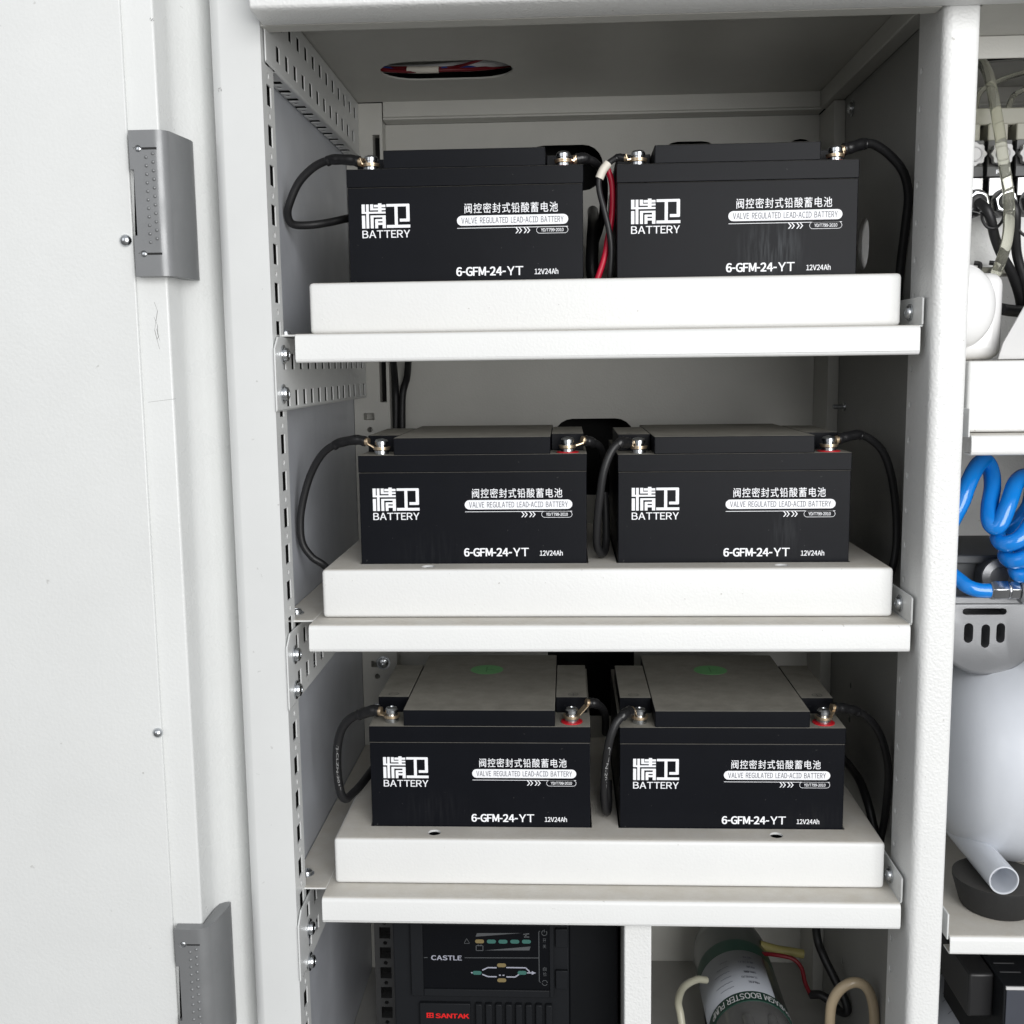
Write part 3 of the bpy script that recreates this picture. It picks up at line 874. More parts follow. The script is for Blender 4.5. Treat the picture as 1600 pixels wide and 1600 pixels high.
# ================================================================== CABLES
def cable(name, label, pts, r=0.0031, lug=None, sheath=0, m='cable', group='black battery cables', cat='cable', extra=None):
    t = thing(name, label, cat, pts[0], group)
    o = Vector(pts[0])
    P = [Vector(p) - o for p in pts]
    mb = MB(); mb.tube(P, r, 14, 7); mb.build('core_sleeve' if lug else 'jacket', M[m], t)
    if sheath:
        # heat-shrink over the crimp: the first stretch of the run, a little thicker
        Q = [P[0] + (P[1] - P[0]) * 0.1] + P[1:1 + sheath]
        last = P[1 + sheath]; Q.append(Q[-1] + (last - Q[-1]) * 0.35)
        mb = MB(); mb.tube(Q, r * 1.3, 14, 6, radii=lambda s: r * (1.34 - 0.14 * s + 0.05 * math.sin(s * 23)))
        mb.build('heat_shrink', M['shrink'], t)
    if lug is not None:
        c = Vector(lug) - o                       # ring lug round the bolt, with a flat neck up into the crimp
        mb = MB()
        mb.lathe([(0.0068, 0), (0.0068, 0.0009)], c, 'z', 24)
        d = P[0] - c; h = Vector((d.x, d.y, 0)).normalized(); s = Vector((-h.y, h.x, 0)) * 0.0034
        n0 = c + h * 0.0055; n1 = P[0] + Vector((0, 0, -0.0022)) - h * 0.0012; n2 = P[0] + Vector((0, 0, 0.0016))
        th = Vector((0, 0, 0.0010))
        for a, b in ((n0, n1), (n1, n2)):
            vs = [mb.bm.verts.new(q) for q in (a - s, a + s, b + s, b - s, a - s + th, a + s + th, b + s + th, b - s + th)]
            for f in ((0, 3, 2, 1), (4, 5, 6, 7), (0, 1, 5, 4), (1, 2, 6, 5), (2, 3, 7, 6), (3, 0, 4, 7)):
                mb._face([vs[i] for i in f])
        bmesh.ops.recalc_face_normals(mb.bm, faces=mb.bm.faces[:])
        mb.cyl(P[0] - (P[1] - P[0]).normalized() * 0.0018, P[0] + (P[1] - P[0]).normalized() * 0.001, r * 1.02, 16)
        mb.build('ring_lug', M['brass'], t)
    return t


def cable_text(parent, pts, txt, r, size):
    # small print running along a stretch of cable, on the side towards the front
    o = Vector(parent.location); P = [Vector(p) - o for p in pts]; L_ = [0.0]
    for a, b in zip(P, P[1:]): L_.append(L_[-1] + (b - a).length)

    def f(X, Z, q=0):
        k = 0
        while k < len(P) - 2 and L_[k + 1] < X: k += 1
        d = (P[k + 1] - P[k]).normalized(); c = P[k] + d * (X - L_[k])
        n = Vector((0.15, -1, 0.1)); n = (n - d * n.dot(d)).normalized(); s_ = n.cross(d)
        a = Z / r
        return tuple(c + (n * math.cos(a) + s_ * math.sin(a)) * (r * 1.02 + 0.00008))
    mb = MB(); mb.text(txt, L_[-1] * 0.03, L_[-1] * 0.97, -size / 2, size / 2, 0, fn=f)
    mb.build('cable_print', M['cable_print'], parent, smooth=False)


def lug_at(i, right):
    return (BX[i] + (0.1605 if right else 0.0165), 0.0484 + 0.0125, BZ[i] + 0.12485)


cable('battery_cable', 'black cable looping out from the left terminal of the top left battery',
      [(0.0383, 0.0600, 0.1282), (0.0307, 0.0620, 0.1302), (0.0163, 0.0660, 0.1316), (0.0016, 0.0700, 0.1275), (-0.0118, 0.0730, 0.1165), (-0.0205, 0.0760, 0.1014), (-0.0232, 0.0800, 0.0934), (-0.0210, 0.0850, 0.0872), (-0.0111, 0.0920, 0.0869), (0.0035, 0.1000, 0.0896), (0.0182, 0.1120, 0.0943), (0.0190, 0.1500, 0.0995)],
      0.0031, lug_at(0, False), 2)
cable('battery_cable', 'black cable from right terminal of top left battery, passing behind the white-tagged wire',
      [(0.1991, 0.0620, 0.1270), (0.2053, 0.0630, 0.1279), (0.2131, 0.0700, 0.1262), (0.2190, 0.0900, 0.1225), (0.2225, 0.1200, 0.1136), (0.2220, 0.1700, 0.0956), (0.2174, 0.2000, 0.0806)],
      0.0031, lug_at(0, True), 1)
cc = cable('battery_cable', 'thin black wire with a white tag hanging between the two top batteries',
      [(0.2360, 0.0600, 0.1267), (0.2308, 0.0610, 0.1275), (0.2241, 0.0580, 0.1234), (0.2193, 0.0560, 0.1177), (0.2164, 0.0560, 0.1113), (0.2168, 0.0550, 0.1020), (0.2201, 0.0540, 0.0889), (0.2234, 0.0540, 0.0750), (0.2253, 0.0560, 0.0603), (0.2245, 0.0600, 0.0410), (0.2242, 0.0650, 0.0378)],
      0.0022, lug_at(1, False), 1)
mb = MB(); o_ = Vector(cc.location)
mb.tube([Vector(p) - o_ for p in ((0.2232, 0.0570, 0.1226), (0.2193, 0.0560, 0.1177), (0.2166, 0.0560, 0.1118))], 0.0032, 16, 5)
mb.build('wire_tag', M['tag'], cc)
cable('battery_wire', 'red wire hanging between the two top batteries',
      [(0.2228, 0.0640, 0.1205), (0.2262, 0.0640, 0.1098), (0.2268, 0.0640, 0.0959), (0.2258, 0.0640, 0.0822), (0.2233, 0.0640, 0.0696), (0.2208, 0.0620, 0.0563), (0.2159, 0.0600, 0.0411), (0.2145, 0.0600, 0.0378)],
      0.0023, None, 0, 'red_wire', None, 'wire')
cable('battery_cable', 'thick black cable bundle deep in the gap between the top batteries',
      [(0.2180, 0.3000, 0.1214), (0.2154, 0.1700, 0.0946), (0.2137, 0.1400, 0.0742), (0.2129, 0.1300, 0.0553), (0.2144, 0.1300, 0.0394)],
      0.0052, None, 0)
cable('battery_cable', 'black cable arching from the right terminal of the top right battery to the partition',
      [(0.3953, 0.0620, 0.1295), (0.4006, 0.0630, 0.1310), (0.4101, 0.0660, 0.1340), (0.4198, 0.0690, 0.1340), (0.4328, 0.0730, 0.1266), (0.4442, 0.0770, 0.1146), (0.4500, 0.0830, 0.0990), (0.4508, 0.0900, 0.0786), (0.4508, 0.1000, 0.0458), (0.4500, 0.1050, 0.0040)],
      0.0034, lug_at(1, True), 2)
cable('battery_cable', 'black cable curving down from the left terminal of the middle left battery',
      [(0.0366, 0.0600, -0.0813), (0.0283, 0.0620, -0.0799), (0.0138, 0.0660, -0.0825), (0.0000, 0.0700, -0.0907), (-0.0112, 0.0740, -0.1072), (-0.0186, 0.0760, -0.1278), (-0.0220, 0.0770, -0.1460), (-0.0213, 0.0780, -0.1632), (-0.0146, 0.0800, -0.1751), (-0.0052, 0.0830, -0.1830), (0.0015, 0.0900, -0.1955), (0.0010, 0.0950, -0.2080)],
      0.0030, lug_at(2, False), 2)
cable('battery_cable', 'black cable leaving the red-ringed terminal of the middle left battery backwards',
      [(0.2044, 0.0640, -0.0822), (0.2094, 0.0660, -0.0834), (0.2165, 0.0750, -0.0876), (0.2205, 0.1000, -0.0988), (0.2220, 0.1400, -0.1157), (0.2220, 0.1600, -0.1455)],
      0.0031, lug_at(2, True), 1)
cable('battery_cable', 'black cable drooping in front of the gap between the two middle batteries',
      [(0.2389, 0.0580, -0.0841), (0.2324, 0.0500, -0.0828), (0.2249, 0.0460, -0.0897), (0.2190, 0.0445, -0.1049), (0.2160, 0.0470, -0.1259), (0.2142, 0.0520, -0.1463), (0.2143, 0.0580, -0.1632), (0.2180, 0.0640, -0.1708), (0.2214, 0.0750, -0.1676), (0.2223, 0.0850, -0.1512), (0.2218, 0.0950, -0.1267)],
      0.0031, lug_at(3, False), 1)
cable('battery_cable', 'black cable arching down from the red-ringed terminal of the middle right battery',
      [(0.3969, 0.0630, -0.0835), (0.4031, 0.0650, -0.0818), (0.4138, 0.0690, -0.0802), (0.4234, 0.0720, -0.0834), (0.4350, 0.0760, -0.0937), (0.4430, 0.0800, -0.1116), (0.4480, 0.0840, -0.1322), (0.4505, 0.0860, -0.1527), (0.4505, 0.0860, -0.1732), (0.4475, 0.0860, -0.1912), (0.4440, 0.0880, -0.2040)],
      0.0031, lug_at(3, True), 2)
c1 = cable('battery_cable', 'black cable with faint print hooking down from the left terminal of the bottom left battery',
      [(0.0399, 0.0620, -0.2978), (0.0346, 0.0630, -0.2976), (0.0251, 0.0660, -0.3012), (0.0144, 0.0690, -0.3066), (0.0063, 0.0710, -0.3175), (0.0021, 0.0730, -0.3345), (0.0011, 0.0750, -0.3538), (0.0027, 0.0770, -0.3723), (0.0057, 0.0820, -0.3798), (0.0097, 0.0920, -0.3794), (0.0155, 0.1050, -0.3755), (0.0220, 0.1350, -0.3710)],
      0.0036, lug_at(4, False), 2)
cable('battery_cable', 'black cable leaving the red-ringed terminal of the bottom left battery backwards',
      [(0.2071, 0.0660, -0.2918), (0.2127, 0.0680, -0.2929), (0.2185, 0.0780, -0.2998), (0.2220, 0.1000, -0.3146), (0.2230, 0.1300, -0.3387)],
      0.0031, lug_at(4, True), 1)
c2 = cable('battery_cable', 'black cable with faint print drooping between the two bottom batteries',
      [(0.2406, 0.0580, -0.2958), (0.2348, 0.0500, -0.2961), (0.2277, 0.0455, -0.3029), (0.2226, 0.0450, -0.3182), (0.2202, 0.0490, -0.3399), (0.2193, 0.0550, -0.3630), (0.2210, 0.0620, -0.3805), (0.2232, 0.0720, -0.3809), (0.2235, 0.0850, -0.3642)],
      0.0033, lug_at(5, False), 1)
cable('battery_cable', 'black cable sloping from the red-ringed terminal of the bottom right battery to the partition',
      [(0.4002, 0.0660, -0.2955), (0.4072, 0.0680, -0.2962), (0.4180, 0.0710, -0.2992), (0.4300, 0.0740, -0.3065), (0.4400, 0.0780, -0.3200), (0.4465, 0.0810, -0.3371), (0.4505, 0.0850, -0.3574), (0.4510, 0.0900, -0.3866), (0.4505, 0.0940, -0.4060), (0.4490, 0.0980, -0.4220)],
      0.0031, lug_at(5, True), 2)
cable('battery_cable', 'black cable running down the right side of the bottom right battery to the shelf end',
      [(0.4300, 0.2300, -0.3787), (0.4370, 0.1900, -0.3790), (0.4396, 0.1600, -0.3794), (0.4406, 0.1300, -0.3817), (0.4425, 0.1100, -0.3940), (0.4450, 0.1000, -0.4104), (0.4480, 0.0950, -0.4185), (0.4505, 0.1000, -0.4150)],
      0.0036, None, 0)
cable('battery_cable', 'straight black cable hanging behind the middle left battery, left of two',
      [(0.0165, 0.3300, -0.0156), (0.0150, 0.3500, -0.0414), (0.0143, 0.3540, -0.0674), (0.0127, 0.3540, -0.1202), (0.0127, 0.3540, -0.2000)], 0.0036, None, 0)
cable('battery_cable', 'bowed black cable hanging behind the middle left battery, right of two',
      [(0.0323, 0.3300, -0.0159), (0.0274, 0.3500, -0.0350), (0.0215, 0.3540, -0.0577), (0.0203, 0.3540, -0.1202), (0.0203, 0.3540, -0.2000)], 0.0036, None, 0)
MB().box(0.0, 0.20, 0.19, 0.30, 0.254, 0.2555).build('upper_plate', M['inner'], cab)
cable_text(c1, [(0.0030, 0.0723, -0.3255), (0.0021, 0.0730, -0.3345), (0.0011, 0.0750, -0.3538), (0.0025, 0.0768, -0.3703)], 'YJ-CLZN-2017', 0.0036, 0.0022)
cable_text(c2, [(0.2226, 0.0450, -0.3182), (0.2202, 0.0490, -0.3399), (0.2194, 0.0535, -0.3570)], 'CLZN-2017', 0.0033, 0.0020)
# wires seen through the ceiling opening
for (mname, lab, dz, dy) in (('dull_red', 'red wire lying in the ceiling opening above the top shelf', 0.0, 0.0),
                             ('blue_wire', 'blue wire lying in the ceiling opening above the top shelf', 0.003, 0.006)):
    cable('ceiling_wire', lab, [(0.020, 0.240 + dy, 0.2420 + dz), (0.040, 0.236 + dy, 0.2385 + dz), (0.065, 0.230 + dy, 0.2362 + dz), (0.090, 0.231 + dy, 0.2368 + dz), (0.108, 0.238 + dy, 0.2385 + dz), (0.125, 0.250 + dy, 0.2425 + dz), (0.145, 0.262 + dy, 0.2475 + dz)],
          0.0017, None, 0, mname, 'wires in the ceiling opening', 'wire')
cable('ceiling_wire', 'thin red wire crossing over the others in the ceiling opening', [(0.030, 0.246, 0.2440), (0.060, 0.232, 0.2395), (0.090, 0.236, 0.2400), (0.112, 0.222, 0.2405), (0.135, 0.212, 0.2450)],
      0.0013, None, 0, 'dull_red', 'wires in the ceiling opening', 'wire')
gw = cable('ceiling_wire', 'grey sleeved wire with a marked white tag in the ceiling opening', [(0.025, 0.256, 0.2455), (0.050, 0.246, 0.2425), (0.075, 0.241, 0.2415), (0.100, 0.245, 0.2440), (0.150, 0.252, 0.248)],
      0.0034, None, 0, 'grey_wire', 'wires in the ceiling opening', 'wire')
mb = MB(); o_ = Vector(gw.location)
mb.tube([Vector(p) - o_ for p in ((0.052, 0.2335, 0.2385), (0.065, 0.2305, 0.2372), (0.080, 0.2305, 0.2372))], 0.0030, 14, 4); mb.build('wire_tag', M['tag'], gw)

# ================================================================== POWER SUPPLY IN THE LOWER BAY
ups = thing('power_supply', 'black uninterruptible power supply with an indicator panel under the bottom shelf', 'power supply', (0.045, 0.06, -0.6803))
ox, oy, oz = 0.045, 0.06, -0.6803
def U(x): return x - ox
def UZ(z): return z - oz
mb = MB()
mb.box(U(0.045), U(0.1905), 0.004, 0.26, 0.002, UZ(-0.455))
mb.box(U(0.1906), U(0.2318), 0.030, 0.26, 0.002, UZ(-0.455))
mb.build('housing', M['ups'], ups, bevel=0.0012)
mb = MB()
mb.box(U(0.060), U(0.0702), 0.0, 0.0039, UZ(-0.5415), UZ(-0.460)); mb.box(U(0.1745), U(0.178), 0.0, 0.0039, UZ(-0.5415), UZ(-0.460))
mb.box(U(0.0703), U(0.1744), 0.0, 0.0039, UZ(-0.5415), UZ(-0.5352)); mb.box(U(0.0703), U(0.1744), 0.0, 0.0039, UZ(-0.4790), UZ(-0.460))
mb.build('panel_bezel', M['ups'], ups, bevel=0.0006)
mb = MB(); mb.box(U(0.0703), U(0.1744), 0.0014, 0.0038, UZ(-0.5352), UZ(-0.4790)); pan = mb.build('indicator_panel', M['ups_black'], ups)
mb = MB(); y = 0.0012
# pixel frame of the panel print (u 662..858, v 1452..1545) -> metres on the panel
pu = lambda u: U(0.0703 + (u - 661) / (857 - 661) * 0.1041)
pv = lambda v: UZ(-0.4812 - (v - 1451) / (1546 - 1451) * 0.0540)
cu_ = lambda zx, zy: (600 + zx / 4.0, 1430 + zy / 4.0)
def pq(zx, zy): a = cu_(zx, zy); return (pu(a[0]), pv(a[1]))
def seg2(a, b, w):
    a = pq(*a); b = pq(*b); d = Vector((b[0] - a[0], b[1] - a[1])); n = Vector((-d.y, d.x)).normalized() * w / 2
    mb.flat([(a[0] - n.x, a[1] - n.y), (b[0] - n.x, b[1] - n.y), (b[0] + n.x, b[1] + n.y), (a[0] + n.x, a[1] + n.y)], y)
t0 = pq(293, 288); t1 = pq(484, 258)
mb.text('CASTLE', t0[0], t1[0], t0[1], t1[1], y, bold=0.03, gap=1.3, plain=True)
for poly in ([(610, 347), (645, 330), (700, 330)], [(760, 328), (880, 328), (905, 352)], [(610, 372), (645, 386), (700, 386)], [(760, 386), (815, 386), (840, 368)], [(888, 359), (918, 359)]):
    for a, b in zip(poly, poly[1:]): seg2(a, b, 0.0011)
mb.flat([pq(918, 347), pq(944, 359), pq(918, 371)], y)
seg2((540, 363), (552, 363), 0.0011)
for zx in (720, 742): seg2((zx - 6, 376), (zx + 6, 376), 0.0010)
mb.mi = 1
seg2((248, 273), (270, 273), 0.0006); seg2((502, 271), (962, 266), 0.0006); seg2((964, 105), (964, 412), 0.0006); seg2((964, 105), (972, 100), 0.0005); seg2((964, 412), (972, 418), 0.0005)
mb.flat([pq(572, 140), pq(582, 118), pq(860, 114)], y); mb.flat([pq(625, 224), pq(912, 196), pq(905, 220)], y)
for a, b in (((575, 195), (617, 195)), ((575, 225), (617, 225)), ((575, 195), (575, 225)), ((617, 195), (617, 225)), ((583, 191), (592, 191)), ((600, 191), (609, 191))): seg2(a, b, 0.0006)
seg2((868, 122), (905, 118), 0.0010); seg2((872, 138), (905, 138), 0.0010); seg2((880, 122), (890, 138), 0.0010)
for a, b in (((500, 182), (535, 182)), ((535, 182), (517, 152)), ((517, 152), (500, 182))): seg2(a, b, 0.0004)
for cz in (112, 420):
    for i in range(14):
        a0 = 2 * math.pi * i / 14; a1 = 2 * math.pi * (i + 1) / 14
        if cz == 112 and i in (10, 11): continue
        if cz == 420 and i in (0, 7): continue
        seg2((998 + 16 * math.cos(a0), cz + 16 * math.sin(a0)), (998 + 16 * math.cos(a1), cz + 16 * math.sin(a1)), 0.0005)
seg2((998, 92), (998, 108), 0.0005)
for ch, zc in (('开', 158), ('关', 194), ('自', 334), ('检', 366)):
    a = pq(988, zc + 12); b = pq(1009, zc - 12); mb.text(ch, a[0], b[0], a[1], b[1], y)
def led(zx, zy, mi):
    mb.mi = mi; c = pq(zx, zy); mb.flat(stadium(c[0], c[1], 0.0075, 0.0034, 6), y - 0.0001)
for zx, zy, mi in ((597, 168, 3), (670, 168, 2), (742, 168, 2), (815, 167, 2), (887, 166, 2), (578, 363, 2), (731, 314, 3), (858, 359, 2), (731, 407, 3)): led(zx, zy, mi)
mb.build('panel_print', [M['ups_text'], M['ups_dim'], M['led_green'], M['led_amber']], pan, smooth=False)
mb = MB(); mb.box(U(0.0665), U(0.1085), 0.0, 0.0039, UZ(-0.585), UZ(-0.5480)); nb = mb.build('name_plate', M['ups'], ups, bevel=0.0005)
mb = MB()
mb.text('SANTAK', U(0.0795), U(0.1075), UZ(-0.5608), UZ(-0.5566), -0.0002, bold=0.035, gap=0.8, plain=True)
lx, lz = U(0.0720), UZ(-0.5606)
s = 0.0058 / 5; hh = 0.0044 / 5
mb.cells([(lx, lx + 5 * s, lz + 4 * hh, lz + 5 * hh), (lx, lx + s, lz, lz + 5 * hh), (lx + 2 * s, lx + 2.8 * s, lz, lz + 4.2 * hh), (lx + 4.2 * s, lx + 5 * s, lz, lz + 5 * hh),
          (lx, lx + 5 * s, lz + 2 * hh, lz + 2.7 * hh), (lx, lx + 5 * s, lz, lz + 0.7 * hh)], -0.0002)
mb.build('brand_print', M['logo_red'], nb, smooth=False)
mb = MB()
for i in range(8):
    x = 0.1130 + i * 0.0083
    mb.box(U(x), U(x + 0.0052), -0.0005, 0.0039, UZ(-0.60), UZ(-0.5480))
mb.build('vent_grille', M['ups'], ups, bevel=0.0008)
mb = MB()
for zt in (-0.4815, -0.5180): mb.box(U(0.1795), U(0.1895), 0.0005, 0.0039, UZ(zt - 0.016), UZ(zt))
mb.build('button', M['ups'], ups, bevel=0.0006)


# ================================================================== BOOSTER PUMPS
def pump(loc, label, group):
    t = thing('booster_pump', label, 'pump', loc, group)
    R = 0.037
    mb = MB(); mb.lathe([(0.012, 0.300), (R * 0.72, 0.298), (R * 0.93, 0.288), (R, 0.270), (R, 0.1460)], (0, 0, 0), 'y', 48)
    mb.build('casing', M['pump_dark'], t)
    mb = MB(); mb.lathe([(R * 1.004, 0.146), (R * 1.004, 0.132)], (0, 0, 0), 'y', 48); bd = mb.build('green_band', M['pump_green'], t)
    mb = MB(); mb.lathe([(R * 1.002, 0.236), (R * 1.002, 0.215)], (0, 0, 0), 'y', 48); mb.build('green_band', M['pump_green'], t)
    # white label, part of the way round
    mb = MB(); rr = R * 1.006; n = 30; rows = []
    for yy in (0.1462, 0.2149):
        rows.append([mb.bm.verts.new((rr * math.sin(a), yy, rr * math.cos(a))) for a in [math.radians(-95 + 130 * i / n) for i in range(n + 1)]])
    for i in range(n): mb._face([rows[0][i], rows[0][i + 1], rows[1][i + 1], rows[1][i]])
    bmesh.ops.recalc_face_normals(mb.bm, faces=mb.bm.faces[:])
    lab = mb.build('paper_label', M['pump_label'], t)
    sol = lab.modifiers.new('thickness', 'SOLIDIFY'); sol.thickness = 0.0003; sol.offset = 1.0
    def wrap(rad):
        def f(X, Z, q=0):                                # X along the reading direction, Z up the letter
            a = -X / rad; r_ = rad + 0.000008 * q
            return (r_ * math.sin(a), 0.139 - Z, r_ * math.cos(a))
        return f
    mb = MB(); mb.text('DIAPHRAGM BOOSTER PUMP', -0.052, 0.045, -0.0045, 0.0045, 0, bold=0.02, fn=wrap(R * 1.008), gap=1.1, plain=True)
    bmesh.ops.recalc_face_normals(mb.bm, faces=mb.bm.faces[:])
    mb.build('band_print', M['print'], bd, smooth=False)
    mb = MB()
    def wrap2(yc):
        rad = R * 1.020
        def f(X, Z, q=0):
            a = -X / rad; r_ = rad + 0.000008 * q
            return (r_ * math.sin(a), yc - Z, r_ * math.cos(a))
        return f
    for i, (wd, tx) in enumerate(((0.010, '电压'), (0.015, '工作压力'), (0.012, '流量'), (0.008, '电流'), (0.014, '进水压力'), (0.009, '型号'))):
        yc = 0.160 + i * 0.0085
        mb.text(tx, -0.010, -0.010 + wd, -0.0017, 0.0017, 0, fn=wrap2(yc), bold=0.02)
    for i, wd in enumerate((0.014, 0.018, 0.011, 0.017, 0.013, 0.008)):
        yc = 0.156 + i * 0.0085
        mb.text('—·—·——', 0.014, 0.014 + wd, -0.0008, 0.0008, 0, fn=wrap2(yc), bold=0.02)
    bmesh.ops.recalc_face_normals(mb.bm, faces=mb.bm.faces[:])
    mb.build('label_print', M['print_ink'], lab, smooth=False)
    mb = MB(); mb.lathe([(R * 0.985, 0.132), (R * 0.985, 0.112), (R * 0.93, 0.098), (R * 0.93, 0.060), (R * 0.5, 0.056), (0, 0.056)], (0, 0, 0), 'y', 48)
    for a in (-50, -15, 20, 55):
        s_, c_ = math.sin(math.radians(a)), math.cos(math.radians(a))
        mb.cyl((R * 0.90 * s_, 0.060, R * 0.90 * c_), (R * 0.90 * s_, 0.112, R * 0.90 * c_), 0.0052, 14)
    mb.build('pump_head', M['pump_grey'], t)
    mb = MB(); mb.box(-0.028, 0.028, 0.17, 0.185, -0.0585, -0.0345); mb.box(-0.028, 0.028, 0.24, 0.255, -0.0585, -0.0345)
    mb.build('mounting_foot', M['black_plastic'], t, bevel=0.002)
    return t


pm0 = pump((0.354, 0.0, -0.622), 'dark green booster pump with white label lying under the bottom shelf', 'booster pumps on the cabinet floor')
copy_thing(pm0, (0.553, -0.03, -0.622), 'booster pump half hidden behind the right post under the rubber foot')
cable('pump_cable', 'black cable looping down the rear right of the lower bay',
      [(0.4257, 0.2200, -0.5271), (0.4285, 0.2200, -0.5702), (0.4326, 0.2100, -0.5854), (0.4402, 0.2000, -0.6009), (0.4470, 0.1900, -0.6142), (0.4500, 0.1850, -0.6232), (0.4490, 0.1850, -0.6284), (0.4445, 0.1900, -0.6304), (0.4385, 0.2000, -0.6276), (0.4306, 0.2050, -0.6237), (0.4215, 0.2100, -0.6262)],
      0.0040, None, 0, 'cable', None)
cable('pump_wire', 'red wire running from the booster pump to the black cable',
      [(0.4215, 0.2100, -0.6262), (0.4163, 0.2100, -0.6138), (0.4128, 0.2120, -0.5999), (0.4048, 0.2150, -0.5926), (0.3899, 0.2200, -0.5918), (0.3783, 0.2300, -0.5963)], 0.0020, None, 0, 'dull_red', None, 'wire')
cable('water_hose', 'yellow hose stub behind the labelled booster pump', [(0.3800, 0.2500, -0.5984), (0.3977, 0.2500, -0.6033), (0.4120, 0.2500, -0.6055), (0.4230, 0.2500, -0.6075)], 0.0044, None, 0, 'yellow_tube', None, 'hose')
cable('water_hose', 'beige hose arching in the lower bay beside the right post',
      [(0.4129, 0.1000, -0.6378), (0.4130, 0.1000, -0.5801), (0.4153, 0.1000, -0.5636), (0.4226, 0.1000, -0.5524), (0.4328, 0.1000, -0.5475), (0.4422, 0.1000, -0.5514), (0.4480, 0.1000, -0.5641), (0.4505, 0.1000, -0.5851), (0.4505, 0.1000, -0.6227)], 0.0044, None, 0, 'beige_tube', None, 'hose')
cable('water_hose', 'cream hose curving left of the labelled booster pump',
      [(0.2921, 0.1100, -0.6266), (0.2886, 0.1200, -0.5950), (0.2873, 0.1300, -0.5861), (0.2939, 0.1500, -0.5847), (0.3078, 0.1700, -0.5889), (0.3180, 0.1800, -0.5950)], 0.0033, None, 0, 'cream_tube', None, 'hose')

# ================================================================== RIGHT BAY
# air compressor: tank, pipe skid, motor casting
comp = thing('air_compressor', 'blue-grey air compressor with round tank and grey cast motor on the right shelf', 'compressor', (0.60, 0.115, -0.4508))
cx_, cy_, cz_ = 0.60, 0.115, -0.4508
R = 0.0865; zc = -0.3500 - cz_
mb = MB(); mb.lathe([(0.0, -0.108), (0.025, -0.1075), (0.048, -0.105), (0.065, -0.099), (0.0760, -0.089), (0.0825, -0.076), (R, -0.058), (R, -0.046), (R * 1.012, -0.0455), (R * 1.012, 0.090), (0.06, 0.093), (0, 0.094)], (0.006, 0.0, zc), 'x', 64)
mb.build('tank', M['tank'], comp, angle=60)
mb = MB(); ro, ri = 0.0112, 0.0098
mb.lathe([(ri, 0.001), (ri, 0.18), (ro, 0.18), (ro, 0.0005), (ro - 0.0004, 0.0), (ri + 0.0004, 0.0), (ri, 0.001)], (0.5192 - cx_, 0.018 - cy_, -0.4150 - cz_), 'y', 36, caps=False)
mb.lathe([(ri, 0.030), (0, 0.0305)], (0.5192 - cx_, 0.018 - cy_, -0.4150 - cz_), 'y', 36, caps=False)
mb.build('skid_pipe', M['tank'], comp)
mb = MB(); mb.lathe([(0.0265, 0.0005), (0.0280, 0.003), (0.0335, 0.022), (0.0335, 0.0245), (0.0300, 0.0256), (0, 0.0256)], (0.5272 - cx_, 0.050 - cy_, 0), 'z', 48)
mb.build('rubber_foot', M['rubber'], comp, angle=50)
# motor housing above the tank: rounded front plate with slots
mb = MB()
out = arc(0.525 - cx_, -0.2315 - cz_, 0.044, 180, 360, 20) + [(0.569 - cx_, -0.2110 - cz_), (0.481 - cx_, -0.2110 - cz_)]
mb.prism(out, 'y', 0.085 - cy_, 0.165 - cy_); mb.round_edges(0.006, 4)
cu = MB()
cu.prism(stadium(0.5213 - cx_, -0.2225 - cz_, 0.0345, 0.0052), 'y', 0.05 - cy_, 0.125 - cy_)
for x, w, z0, z1 in ((0.5095, 0.0072, -0.2480, -0.2318), (0.5228, 0.0068, -0.2520, -0.2328), (0.5345, 0.0068, -0.2480, -0.2318)):
    cu.prism(stadium(x - cx_, (z0 + z1) / 2 - cz_, w, z1 - z0), 'y', 0.05 - cy_, 0.125 - cy_)
mb.build('motor_housing', M['alu'], comp, cut=cu, bevel=0.0006)
mb = MB(); mb.box(0.484 - cx_, 0.566 - cx_, 0.1262 - cy_, 0.1272 - cy_, -0.262 - cz_, -0.213 - cz_); mb.build('motor_core_shade', M['dark'], comp)
mb = MB(); mb.box(0.476 - cx_, 0.64 - cx_, 0.055 - cy_, 0.16 - cy_, -0.2105 - cz_, -0.2035 - cz_)
mb.build('motor_flange', M['alu'], comp, bevel=0.0015)
mb = MB(); mb.box(0.474 - cx_, 0.64 - cx_, 0.085 - cy_, 0.17 - cy_, -0.2032 - cz_, -0.1830 - cz_)
mb.prism(arc(0.524 - cx_, -0.1905 - cz_, 0.0125, 0, 180, 14) + [(0.5115 - cx_, -0.2030 - cz_), (0.5365 - cx_, -0.2030 - cz_)], 'y', 0.068 - cy_, 0.0848 - cy_)
mb.build('cylinder_head', M['alu_dark'], comp, bevel=0.0012)
mb = MB(); mb.box(0.474 - cx_, 0.64 - cx_, 0.078 - cy_, 0.178 - cy_, -0.1828 - cz_, -0.1760 - cz_); mb.build('head_cover', M['alu_dark'], comp, bevel=0.0012)
mb = MB(); mb.lathe([(0.0135, 0), (0.0135, 0.003), (0.008, 0.004), (0.007, 0.0015), (0, 0.0015)], (0.524 - cx_, 0.0676 - cy_, -0.1905 - cz_), (0, -1, 0), 28); mb.build('valve_boss', M['alu'], comp)
mb = MB(); mb.prism([(0.470 - cx_, -0.1758 - cz_), (0.5005 - cx_, -0.1758 - cz_), (0.5000 - cx_, -0.163 - cz_), (0.4965 - cx_, -0.160 - cz_), (0.4890 - cx_, -0.130 - cz_), (0.470 - cx_, -0.120 - cz_)], 'y', 0.105 - cy_, 0.16 - cy_)
mb.build('air_filter', M['black_plastic'], comp, bevel=0.001)

